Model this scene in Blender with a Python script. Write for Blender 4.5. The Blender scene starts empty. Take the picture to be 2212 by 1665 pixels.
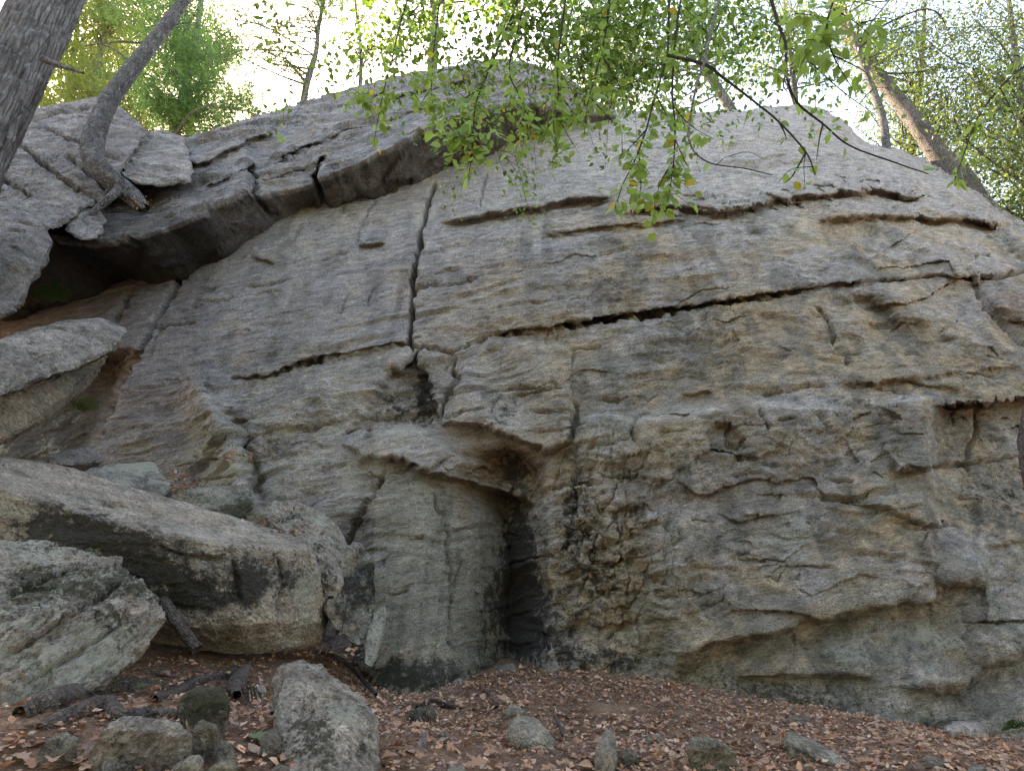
import bpy, bmesh, math, random
import numpy as np
from mathutils import Vector, Matrix

random.seed(7)
RNG = np.random.default_rng(7)
S = bpy.context.scene
COL = S.collection
R = math.radians

# ------------------------------------------------------------------ camera
PW, PH = 2212.0, 1665.0            # working frame in which positions were measured
LENS = 20.0
F = LENS / 36.0 * PW
PITCH = R(22.0)
CAMZ = 0.7
cam_d = bpy.data.cameras.new('camera'); cam = bpy.data.objects.new('camera', cam_d); COL.objects.link(cam)
cam.location = (0, 0, CAMZ); cam.rotation_euler = (R(90) + PITCH, 0, 0)
cam_d.lens = LENS; cam_d.sensor_width = 36; cam_d.clip_start = 0.05; cam_d.clip_end = 2000
S.camera = cam

# ------------------------------------------------------------------ sky, sun, exposure
SUN_EL, SUN_AZ = R(40), R(-33)     # azimuth measured from +Y towards +X
W = bpy.data.worlds.new('World'); S.world = W; W.use_nodes = True
nt = W.node_tree; nt.nodes.clear()
sky = nt.nodes.new('ShaderNodeTexSky'); sky.sky_type = 'NISHITA'; sky.sun_disc = False
sky.sun_elevation = SUN_EL; sky.sun_rotation = SUN_AZ
sky.air_density = 1.0; sky.dust_density = 1.6; sky.ozone_density = 1.0
bg = nt.nodes.new('ShaderNodeBackground'); bg.inputs[1].default_value = 0.15
out = nt.nodes.new('ShaderNodeOutputWorld')
nt.links.new(sky.outputs[0], bg.inputs[0]); nt.links.new(bg.outputs[0], out.inputs[0])
sd = bpy.data.lights.new('sun', 'SUN'); sd.energy = 3.2; sd.angle = R(0.53); sd.color = (1.0, 0.94, 0.84)
sun = bpy.data.objects.new('sun', sd); COL.objects.link(sun)
to_sun = Vector((math.sin(SUN_AZ) * math.cos(SUN_EL), math.cos(SUN_AZ) * math.cos(SUN_EL), math.sin(SUN_EL)))
sun.rotation_euler = to_sun.to_track_quat('Z', 'Y').to_euler()
S.view_settings.view_transform = 'Standard'; S.view_settings.look = 'None'
S.view_settings.gamma = 1.0; S.view_settings.exposure = 2.8
S.view_settings.use_white_balance = True; S.view_settings.white_balance_temperature = 8100; S.view_settings.white_balance_tint = 16
S.cycles.use_denoising = True; S.cycles.denoising_prefilter = 'NONE'
S.cycles.max_bounces = 6; S.cycles.transparent_max_bounces = 4

# ------------------------------------------------------------------ helpers: frame <-> world
CP, SP = math.cos(PITCH), math.sin(PITCH)
def ray_qm(px, py):
    a = (np.asarray(px, float) - PW / 2) / F; b = (PH / 2 - np.asarray(py, float)) / F
    dy = CP - b * SP; dz = SP + b * CP
    return a / dy, dz / dy               # x/y and (z-CAMZ)/y
def at(px, py, Y):
    q, m = ray_qm(px, py); Y = np.asarray(Y, float)
    return np.stack([q * Y, Y + 0 * q, CAMZ + m * Y], -1)
def atv(px, py, Y): return Vector(at(px, py, Y).tolist())
def project(P):
    x, y, z = P[..., 0], P[..., 1], P[..., 2] - CAMZ
    d = y * CP + z * SP; u = -y * SP + z * CP
    return PW / 2 + F * x / d, PH / 2 - F * u / d, d

# ------------------------------------------------------------------ helpers: noise
_pr = np.random.default_rng(11)
PERM = _pr.permutation(256).astype(np.int32); PERM = np.concatenate([PERM, PERM])
GR = _pr.normal(size=(256, 3)); GR /= np.linalg.norm(GR, axis=1)[:, None]; GR = GR.astype(np.float32)
def pnoise(x, y, z):
    x = np.asarray(x, np.float32); y = np.asarray(y, np.float32) + 0 * x; z = np.asarray(z, np.float32) + 0 * x
    xi = np.floor(x).astype(np.int32); yi = np.floor(y).astype(np.int32); zi = np.floor(z).astype(np.int32)
    xf, yf, zf = x - xi, y - yi, z - zi
    u = xf * xf * xf * (xf * (xf * 6 - 15) + 10); v = yf * yf * yf * (yf * (yf * 6 - 15) + 10); w = zf * zf * zf * (zf * (zf * 6 - 15) + 10)
    xi &= 255; yi &= 255; zi &= 255
    r = 0
    for i in (0, 1):
        A = PERM[(xi + i) & 255]; wu = u if i else 1 - u
        for j in (0, 1):
            B = PERM[(A + yi + j) & 255]; wv = v if j else 1 - v
            for k in (0, 1):
                g = GR[PERM[(B + zi + k) & 255]]
                r = r + wu * wv * (w if k else 1 - w) * (g[..., 0] * (xf - i) + g[..., 1] * (yf - j) + g[..., 2] * (zf - k))
    return r * 1.5
def fbm(x, y, z, octv=4, gain=0.5, seed=0.0):
    r = 0; a = 1.0; f = 1.0
    for o in range(octv):
        r = r + a * pnoise(x * f + seed, y * f + seed * 1.7, z * f + 3.1 * o); a *= gain; f *= 2.03
    return r
def ridged(x, y, z, octv=4, gain=0.5, seed=0.0):
    r = 0; a = 1.0; f = 1.0
    for o in range(octv):
        r = r + a * (1 - 2 * np.abs(pnoise(x * f + seed, y * f - seed, z * f + 5.3 * o))); a *= gain; f *= 2.07
    return r
def rnd(i, j, s):
    h = PERM[(PERM[(PERM[(i + s) & 255] + j) & 255] + s * 7) & 255]
    return h.astype(np.float32) / 255.0
def plates(u, v, s=0, tilt=1.0, lev=1.0):
    """broken plates: each cell has its own level and tilt"""
    ui = np.floor(u).astype(np.int32); vi = np.floor(v).astype(np.int32)
    best = np.full(u.shape, 9.0, np.float32); sec = best.copy(); val = np.zeros(u.shape, np.float32)
    for i in (-1, 0, 1):
        for j in (-1, 0, 1):
            a = ui + i; b = vi + j
            cx = a + rnd(a, b, s + 1); cy = b + rnd(a, b, s + 2)
            dx = u - cx; dy = v - cy; d = dx * dx + dy * dy
            h = lev * (rnd(a, b, s + 3) - 0.5) + tilt * ((rnd(a, b, s + 4) - 0.5) * dx + (rnd(a, b, s + 5) - 0.35) * dy)
            m = d < best
            sec = np.where(m, best, np.minimum(sec, d)); val = np.where(m, h, val); best = np.where(m, d, best)
    return val, np.sqrt(sec) - np.sqrt(best)
def sst(a, b, x):
    t = np.clip((x - a) / (b - a), 0, 1); return t * t * (3 - 2 * t)
def blob(px, py, cx, cy, rx, ry, rot=0):
    c, s = math.cos(R(rot)), math.sin(R(rot)); dx, dy = px - cx, py - cy
    a = (dx * c + dy * s) / rx; b = (-dx * s + dy * c) / ry
    return np.exp(-(a * a + b * b))
def pdist(px, py, pts, rad):
    """distance to a polyline (only evaluated close to it) and the fraction along it"""
    d = np.full(px.shape, 1e3); t = np.zeros(px.shape)
    P = np.array(pts, float); n = len(P) - 1
    for k in range(n):
        (x0, y0), (x1, y1) = P[k], P[k + 1]
        m = (px > min(x0, x1) - rad) & (px < max(x0, x1) + rad) & (py > min(y0, y1) - rad) & (py < max(y0, y1) + rad)
        if not m.any(): continue
        ex, ey = x1 - x0, y1 - y0; L = ex * ex + ey * ey + 1e-9
        s = np.clip(((px[m] - x0) * ex + (py[m] - y0) * ey) / L, 0, 1)
        dd = np.hypot(px[m] - x0 - s * ex, py[m] - y0 - s * ey)
        dm = d[m]; b = dd < dm; dm[b] = dd[b]; d[m] = dm
        tm = t[m]; tm[b] = (k + s[b]) / n; t[m] = tm
    return d, t
def crack(px, py, pts, w, taper=True):
    d, t = pdist(px, py, pts, w * 5)
    if w < 8:
        k = d < w * 4
        if k.any(): d[k] = d[k] / (0.55 + 0.9 * sst(-.5, .5, pnoise(px[k] / 17, py[k] / 17, 3.3)))
    e = np.exp(-(d / w) ** 2)
    if taper: e = e * np.clip(np.minimum(t, 1 - t) * 8 + 0.25, 0, 1)
    return e
def step(px, py, pts, w, up, down, end=40):
    """ledge along a left-to-right line: 1 just above it fading over `up`, and -1 x below over `down` (None = nothing)"""
    P = np.array(pts, float); ly = np.interp(px, P[:, 0], P[:, 1]); d = ly - py
    e = sst(P[0, 0] - end * .3, P[0, 0] + end, px) * sst(P[-1, 0] + end * .3, P[-1, 0] - end, px)
    s = 1 / (1 + np.exp(-np.clip(d / w, -30, 30)))
    a = s * np.exp(-np.maximum(d, 0) / up) if up else 0
    b = (1 - s) * np.exp(-np.maximum(-d, 0) / down) if down else 0
    return e * (a - b)
def poly_sd(px, py, pts, rad=60):
    """signed distance to a polygon, positive inside"""
    P = np.array(list(pts) + [pts[0]], float)
    d, _ = pdist(px, py, P, 400)
    ins = np.zeros(px.shape, bool)
    for k in range(len(P) - 1):
        (x0, y0), (x1, y1) = P[k], P[k + 1]
        c = ((y0 > py) != (y1 > py)) & (px < (x1 - x0) * (py - y0) / (y1 - y0 + 1e-9) + x0)
        ins ^= c
    return np.where(ins, d, -d)
def lerp3(c, col, m):
    m = np.clip(m, 0, 1)[..., None]; return c * (1 - m) + np.array(col) * m

# ------------------------------------------------------------------ helpers: objects
def tag(o, label=None, cat=None, group=None, kind=None):
    if label: o['label'] = label
    if cat: o['category'] = cat
    if group: o['group'] = group
    if kind: o['kind'] = kind
    return o
def link(name, me, mat=None, parent=None):
    o = bpy.data.objects.new(name, me); COL.objects.link(o)
    if mat and me and not me.materials: me.materials.append(mat)
    if parent: o.parent = parent
    return o
def empty(name, loc=(0, 0, 0)):
    o = bpy.data.objects.new(name, None); COL.objects.link(o); o.location = loc; o.empty_display_size = 0.1
    return o
def np_mesh(name, V, Fc, smooth=True, attrs=None):
    """V (n,3), Fc (m,k) all faces with k corners"""
    me = bpy.data.meshes.new(name); V = np.ascontiguousarray(V, np.float32); Fc = np.ascontiguousarray(Fc, np.int32)
    m, k = Fc.shape
    me.vertices.add(len(V)); me.vertices.foreach_set('co', V.ravel())
    me.loops.add(m * k); me.loops.foreach_set('vertex_index', Fc.ravel())
    me.polygons.add(m); me.polygons.foreach_set('loop_start', np.arange(0, m * k, k, dtype=np.int32))
    try: me.polygons.foreach_set('loop_total', np.full(m, k, np.int32))
    except Exception: pass
    me.update(calc_edges=True)
    me.polygons.foreach_set('use_smooth', np.full(m, smooth, bool))
    for nm, A in (attrs or {}).items():
        A = np.asarray(A, np.float32)
        if A.shape[1] == 3: A = np.concatenate([A, np.ones((len(A), 1), np.float32)], 1)
        at_ = me.attributes.new(nm, 'FLOAT_COLOR', 'POINT'); at_.data.foreach_set('color', np.ascontiguousarray(A).ravel())
    return me
def grid_faces(nr, nc):
    i = np.arange(nr * nc).reshape(nr, nc)
    return np.stack([i[:-1, :-1], i[:-1, 1:], i[1:, 1:], i[1:, :-1]], -1).reshape(-1, 4)
def grid_normals(P):
    du = np.gradient(P, axis=1); dv = np.gradient(P, axis=0)
    n = np.cross(du, dv); n /= np.linalg.norm(n, axis=-1, keepdims=True) + 1e-9
    return n
def smooth_grid(A, n=3):
    for _ in range(n):
        B = A.copy(); B[1:-1] = (A[:-2] + 2 * A[1:-1] + A[2:]) / 4
        A = B.copy(); A[:, 1:-1] = (B[:, :-2] + 2 * B[:, 1:-1] + B[:, 2:]) / 4
    return A

# ------------------------------------------------------------------ materials
def nodes(name):
    m = bpy.data.materials.new(name); m.use_nodes = True; t = m.node_tree; t.nodes.clear()
    o = t.nodes.new('ShaderNodeOutputMaterial')
    def N(kind, **kw):
        n = t.nodes.new('ShaderNode' + kind)
        for k, v in kw.items():
            if isinstance(k, str) and k.startswith('i_'): n.inputs[k[2:].replace('_', ' ')].default_value = v
            else: setattr(n, k, v)
        return n
    return m, t, o, N, t.links.new
def ramp(N, L, src, stops):
    r = N('ValToRGB'); e = r.color_ramp.elements
    while len(e) < len(stops): e.new(0.5)
    for q, (p, c) in zip(e, stops):
        q.position = p; q.color = (c, c, c, 1) if not hasattr(c, '__len__') else (*c, 1)
    L(src, r.inputs[0]); return r.outputs[0]
def mixc(N, L, f, a, b, mode='MIX'):
    n = N('Mix', data_type='RGBA', blend_type=mode)
    if hasattr(f, 'is_linked') or hasattr(f, 'links'): L(f, n.inputs[0])
    else: n.inputs[0].default_value = f
    for s, i in ((a, 6), (b, 7)):
        if hasattr(s, '__len__'): n.inputs[i].default_value = (*s, 1)
        else: L(s, n.inputs[i])
    return n.outputs[2]
def math_(N, L, op, a, b=None, clamp=False):
    n = N('Math', operation=op, use_clamp=clamp)
    for s, i in ((a, 0), (b, 1)):
        if s is None: continue
        if isinstance(s, (int, float)): n.inputs[i].default_value = s
        else: L(s, n.inputs[i])
    return n.outputs[0]

def rock_material(name, rot, zs=2.6):
    m, t, o, N, L = nodes(name)
    tc = N('TexCoord'); mr = N('Mapping'); mr.inputs['Rotation'].default_value = tuple(R(q) for q in rot); L(tc.outputs['Object'], mr.inputs[0]); mp = N('Mapping'); mp.inputs['Scale'].default_value = (1, 1, zs)
    L(mr.outputs[0], mp.inputs[0]); V = mp.outputs[0]; V0 = tc.outputs['Object']
    col = N('Attribute', attribute_name='col').outputs['Color']
    msk = N('Attribute', attribute_name='mask').outputs['Color']
    sep = N('SeparateColor'); L(msk, sep.inputs[0]); moss, lich, stain = sep.outputs
    n1 = N('TexNoise', i_Scale=5.0, i_Detail=9.0, i_Roughness=0.68); L(V, n1.inputs['Vector'])
    n2 = N('TexNoise', i_Scale=34.0, i_Detail=5.0, i_Roughness=0.7); L(V, n2.inputs['Vector'])
    n3 = N('TexNoise', i_Scale=2.2, i_Detail=7.0, i_Roughness=0.62); L(V0, n3.inputs['Vector'])
    n4 = N('TexNoise', i_Scale=120.0, i_Detail=3.0, i_Roughness=0.7); L(V0, n4.inputs['Vector'])
    c = mixc(N, L, 1.0, col, ramp(N, L, n1.outputs[0], [(0.30, 0.42), (0.44, 0.86), (0.56, 1.10), (0.72, 1.6)]), 'MULTIPLY')
    c = mixc(N, L, 1.0, c, ramp(N, L, n2.outputs[0], [(0.30, 0.42), (0.5, 1.0), (0.70, 1.55)]), 'MULTIPLY')
    c = mixc(N, L, 1.0, c, ramp(N, L, n3.outputs[0], [(0.30, (0.80, 0.82, 0.84)), (0.5, (1, 1, 1)), (0.72, (1.18, 1.13, 1.06))]), 'MULTIPLY')
    c = mixc(N, L, 1.0, c, ramp(N, L, n4.outputs[0], [(0.3, 0.62), (0.7, 1.35)]), 'MULTIPLY')
    n5 = N('TexNoise', i_Scale=17.0, i_Detail=7.0, i_Roughness=0.8, i_Distortion=0.8); L(V, n5.inputs['Vector'])
    c = mixc(N, L, 1.0, c, ramp(N, L, n5.outputs[0], [(0.36, 0.22), (0.43, 1.0), (0.58, 1.0), (0.68, 1.4)]), 'MULTIPLY')
    # grey-green lichen crusts
    v1 = N('TexNoise', i_Scale=20.0, i_Detail=9.0, i_Roughness=0.82); L(V0, v1.inputs['Vector'])
    f = math_(N, L, 'MULTIPLY', math_(N, L, 'SUBTRACT', math_(N, L, 'ADD', lich, ramp(N, L, v1.outputs[0], [(0.33, 0.0), (0.67, 1.0)])), 0.93, True), 5.0, True)
    c = mixc(N, L, math_(N, L, 'MULTIPLY', f, 0.8), c, (0.42, 0.44, 0.385))
    # black water stain
    v2 = N('TexNoise', i_Scale=9.0, i_Detail=10.0, i_Roughness=0.8); L(V0, v2.inputs['Vector'])
    f = math_(N, L, 'MULTIPLY', math_(N, L, 'SUBTRACT', math_(N, L, 'ADD', stain, ramp(N, L, v2.outputs[0], [(0.30, 0.0), (0.70, 1.0)])), 0.92, True), 4.5, True)
    f = math_(N, L, 'MULTIPLY', f, 0.92)
    c = mixc(N, L, f, c, (0.032, 0.032, 0.030))
    # moss
    v3 = N('TexNoise', i_Scale=19.0, i_Detail=9.0, i_Roughness=0.78); L(V0, v3.inputs['Vector'])
    f = math_(N, L, 'MULTIPLY', math_(N, L, 'SUBTRACT', math_(N, L, 'ADD', moss, ramp(N, L, v3.outputs[0], [(0.33, 0.0), (0.67, 1.0)])), 0.93, True), 5.0, True)
    c = mixc(N, L, math_(N, L, 'MULTIPLY', f, 0.85), c, (0.042, 0.046, 0.018))
    c = mixc(N, L, 1.0, c, (1.06, 1.0, 0.91), 'MULTIPLY')
    b = N('BsdfPrincipled'); L(c, b.inputs['Base Color']); b.inputs['Roughness'].default_value = 0.82
    b.inputs['Specular IOR Level'].default_value = 0.3
    # relief
    h = math_(N, L, 'ADD', math_(N, L, 'MULTIPLY', n1.outputs[0], 1.0), math_(N, L, 'MULTIPLY', n2.outputs[0], 0.30))
    h = math_(N, L, 'ADD', h, math_(N, L, 'MULTIPLY', n4.outputs[0], 0.12))
    h = math_(N, L, 'ADD', h, math_(N, L, 'MULTIPLY', n5.outputs[0], 0.55))
    h = math_(N, L, 'ADD', h, math_(N, L, 'MULTIPLY', f, 0.15))
    bp = N('Bump'); bp.inputs['Strength'].default_value = 1.0; bp.inputs['Distance'].default_value = 0.07
    L(h, bp.inputs['Height']); L(bp.outputs[0], b.inputs['Normal']); L(b.outputs[0], o.inputs[0])
    return m
ROCK = rock_material('weathered_schist', (0, 13, 0), 3.0); ROCK_B = rock_material('lichened_boulder_rock', (20, -28, 15), 2.0); ROCK_C = rock_material('broken_stone', (-30, 40, 10), 2.0)

def bark_material(name, c0, c1, scale=9.0, zs=0.22, lich=0.0):
    m, t, o, N, L = nodes(name)
    tc = N('TexCoord'); mp = N('Mapping'); mp.inputs['Scale'].default_value = (1, 1, zs); L(tc.outputs['Object'], mp.inputs[0])
    n1 = N('TexNoise', i_Scale=scale * 2, i_Detail=8.0, i_Roughness=0.7, i_Distortion=0.6); L(mp.outputs[0], n1.inputs['Vector'])
    v = N('TexVoronoi', feature='DISTANCE_TO_EDGE', i_Scale=scale * 2.6); L(mp.outputs[0], v.inputs['Vector'])
    n2 = N('TexNoise', i_Scale=3.0, i_Detail=5.0); L(tc.outputs['Object'], n2.inputs['Vector'])
    c = mixc(N, L, ramp(N, L, n1.outputs[0], [(0.32, 0.0), (0.66, 1.0)]), c0, c1)
    c = mixc(N, L, 1.0, c, ramp(N, L, n2.outputs[0], [(0.3, 0.7), (0.7, 1.25)]), 'MULTIPLY')
    if lich:
        n3 = N('TexNoise', i_Scale=11.0, i_Detail=5.0); L(tc.outputs['Object'], n3.inputs['Vector'])
        c = mixc(N, L, math_(N, L, 'MULTIPLY', ramp(N, L, n3.outputs[0], [(0.55, 0.0), (0.64, 1.0)]), lich), c, (0.34, 0.37, 0.33))
    b = N('BsdfPrincipled'); L(c, b.inputs['Base Color']); b.inputs['Roughness'].default_value = 0.9; b.inputs['Specular IOR Level'].default_value = 0.2
    h = math_(N, L, 'ADD', n1.outputs[0], math_(N, L, 'MULTIPLY', ramp(N, L, v.outputs[0], [(0.0, 0.0), (0.18, 1.0)]), 0.7))
    bp = N('Bump'); bp.inputs['Strength'].default_value = 1.0; bp.inputs['Distance'].default_value = 0.05
    L(h, bp.inputs['Height']); L(bp.outputs[0], b.inputs['Normal']); L(b.outputs[0], o.inputs[0])
    return m
BARK_DARK = bark_material('furrowed_bark', (0.06, 0.05, 0.046), (0.27, 0.235, 0.21), 7, 0.13, 0.35)
BARK_GREY = bark_material('grey_plated_bark', (0.07, 0.06, 0.055), (0.25, 0.225, 0.20), 13, 0.35, 0.5)
BARK_TAN = bark_material('tan_flaky_bark', (0.085, 0.068, 0.055), (0.27, 0.225, 0.185), 10, 0.8, 0.2)
BARK_TWIG = bark_material('dark_twig_bark', (0.045, 0.036, 0.03), (0.16, 0.13, 0.11), 30, 0.5)
BARK_PALE = bark_material('peeling_pale_twig', (0.16, 0.14, 0.125), (0.50, 0.46, 0.42), 20, 0.5)
BARK_ROOT = bark_material('weathered_root', (0.08, 0.06, 0.05), (0.30, 0.245, 0.205), 16, 1.0)

def leaf_material(name, cols, trans=0.55, rough=0.45, attr=False, tmul=(1.15, 1.25, 0.6)):
    m, t, o, N, L = nodes(name)
    if attr: c = N('Attribute', attribute_name='col').outputs['Color']
    else:
        cols = list(cols) if len(cols) > 1 else [cols[0], cols[0]]; oi = N('ObjectInfo'); k = len(cols)
        r = N('ValToRGB'); e = r.color_ramp.elements
        while len(e) < k: e.new(0.5)
        for i, q in enumerate(cols): e[i].position = i / max(1, k - 1); e[i].color = (*q, 1)
        L(oi.outputs['Random'], r.inputs[0]); c = r.outputs[0]
    tc = N('TexCoord'); n = N('TexNoise', i_Scale=40.0, i_Detail=4.0); L(tc.outputs['Object'], n.inputs['Vector'])
    c = mixc(N, L, 1.0, c, ramp(N, L, n.outputs[0], [(0.3, 0.78), (0.7, 1.2)]), 'MULTIPLY')
    b = N('BsdfPrincipled'); L(c, b.inputs['Base Color']); b.inputs['Roughness'].default_value = rough; b.inputs['Specular IOR Level'].default_value = 0.35
    if trans:
        tr = N('BsdfTranslucent'); L(mixc(N, L, 1.0, c, tmul, 'MULTIPLY'), tr.inputs[0])
        mx = N('MixShader'); mx.inputs[0].default_value = trans; L(b.outputs[0], mx.inputs[1]); L(tr.outputs[0], mx.inputs[2]); L(mx.outputs[0], o.inputs[0])
    else: L(b.outputs[0], o.inputs[0])
    return m
LEAF_BIRCH = leaf_material('birch_leaf', [(0.22, 0.32, 0.10), (0.28, 0.39, 0.12), (0.34, 0.44, 0.14), (0.25, 0.35, 0.11)], 0.45)
LEAF_YELLOW = leaf_material('turning_yellow_leaf', [(0.50, 0.36, 0.04), (0.60, 0.42, 0.06)], 0.5)
LEAF_ATTR = leaf_material('foliage', None, 0.5, attr=True)
NEEDLE = leaf_material('pine_needles', None, 0.4, attr=True, tmul=(1.3, 1.4, 0.6))
LITTER = leaf_material('leaf_litter', None, 0.12, 0.8, attr=True, tmul=(1.2, 1, 0.7))
LEAF_BROWN = leaf_material('fallen_oak_leaf', [(0.30, 0.165, 0.10), (0.36, 0.22, 0.14), (0.25, 0.12, 0.07), (0.40, 0.26, 0.18), (0.33, 0.15, 0.075)], 0.1, 0.75, tmul=(1.2, 1, 0.7))
LEAF_FALLYEL = leaf_material('fallen_yellow_leaf', [(0.42, 0.32, 0.07)], 0.1, 0.7)
LEAF_FALLGRN = leaf_material('fallen_green_leaf', [(0.10, 0.13, 0.06)], 0.05, 0.9)
FERN = leaf_material('fern_green', [(0.035, 0.075, 0.022)], 0.3)

def soil_material():
    m, t, o, N, L = nodes('needle_strewn_soil')
    tc = N('TexCoord'); V = tc.outputs['Object']
    n1 = N('TexNoise', i_Scale=3.0, i_Detail=8.0, i_Roughness=0.65); L(V, n1.inputs['Vector'])
    n2 = N('TexNoise', i_Scale=60.0, i_Detail=5.0, i_Roughness=0.75); L(V, n2.inputs['Vector'])
    c = mixc(N, L, ramp(N, L, n1.outputs[0], [(0.35, 0.0), (0.65, 1.0)]), (0.12, 0.072, 0.047), (0.24, 0.15, 0.10))
    c = mixc(N, L, 1.0, c, ramp(N, L, n2.outputs[0], [(0.3, 0.5), (0.7, 1.5)]), 'MULTIPLY')
    b = N('BsdfPrincipled'); L(c, b.inputs['Base Color']); b.inputs['Roughness'].default_value = 0.95; b.inputs['Specular IOR Level'].default_value = 0.15
    bp = N('Bump'); bp.inputs['Strength'].default_value = 0.9; bp.inputs['Distance'].default_value = 0.03
    L(math_(N, L, 'ADD', n1.outputs[0], math_(N, L, 'MULTIPLY', n2.outputs[0], 0.5)), bp.inputs['Height']); L(bp.outputs[0], b.inputs['Normal']); L(b.outputs[0], o.inputs[0])
    return m
SOIL = soil_material()

# ================================================================== THE CLIFF
def base_depth(px, py):
    q, m = ray_qm(px, py); y = np.full(np.shape(q), 7.0)
    for _ in range(60):
        x = q * y
        c = 0.20 * np.logaddexp(0, (x - 4.3) / 0.8) * 0.8 + 0.10 * np.logaddexp(0, (-x - 3.5) / 0.8) * 0.8
        z = CAMZ + m * y
        yn = 6.05 + 0.30 * np.maximum(z, -0.5) + c
        y = 0.5 * y + 0.5 * yn
    return y

ROOF = [(800, 1005), (822, 1002), (850, 988), (880, 1004), (930, 1022), (1000, 1040), (1060, 1055), (1110, 1070), (1152, 1082)]
C1 = [(940, 398), (920, 450), (912, 500), (902, 555), (893, 600), (888, 650), (888, 700), (884, 738), (900, 755), (912, 800), (930, 840), (938, 880), (947, 928)]
C2 = [(424, 530), (393, 598), (353, 662), (325, 710), (300, 760), (281, 798), (262, 840), (235, 890), (205, 965)]
C3 = [(505, 818), (540, 815), (590, 810), (630, 791), (700, 772), (749, 764), (830, 746), (886, 740)]
C4 = [(900, 748), (975, 765), (1020, 738), (1060, 726), (1180, 712), (1250, 700), (1330, 687), (1400, 676), (1480, 668), (1560, 655), (1700, 632), (1860, 608), (2010, 597), (2130, 602), (2212, 588), (2400, 570)]
L1 = [(950, 482), (1000, 474), (1030, 471), (1080, 462), (1140, 452), (1200, 441), (1260, 433), (1325, 424)]
L1B = [(1350, 462), (1400, 448), (1463, 452), (1530, 448), (1599, 452), (1650, 438), (1700, 430), (1768, 424), (1830, 414), (1887, 410), (1940, 418), (1988, 432)]
L2 = [(1770, 480), (1836, 474), (1920, 470), (2005, 474), (2060, 472), (2107, 482), (2212, 488), (2330, 500)]
SHELF = [(1225, 905), (1300, 892), (1380, 903), (1463, 890), (1565, 874), (1653, 864), (1721, 869), (1800, 872), (1910, 859), (2002, 854)]
C6 = [(1440, 1460), (1463, 1435), (1507, 1403), (1558, 1392), (1660, 1374), (1714, 1362), (1720, 1345), (1768, 1343), (1853, 1318), (1938, 1306), (2030, 1298)]
BLOCKB = [(1000, 775), (1060, 738), (1160, 735), (1238, 752), (1248, 850), (1236, 955), (1180, 976), (1150, 968), (1085, 938), (965, 915), (978, 850)]
FLAKE = [(1898, 872), (2002, 854), (2010, 905), (1992, 912), (2019, 1008), (1950, 1022), (1908, 975), (1904, 945), (1938, 905)]

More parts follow.
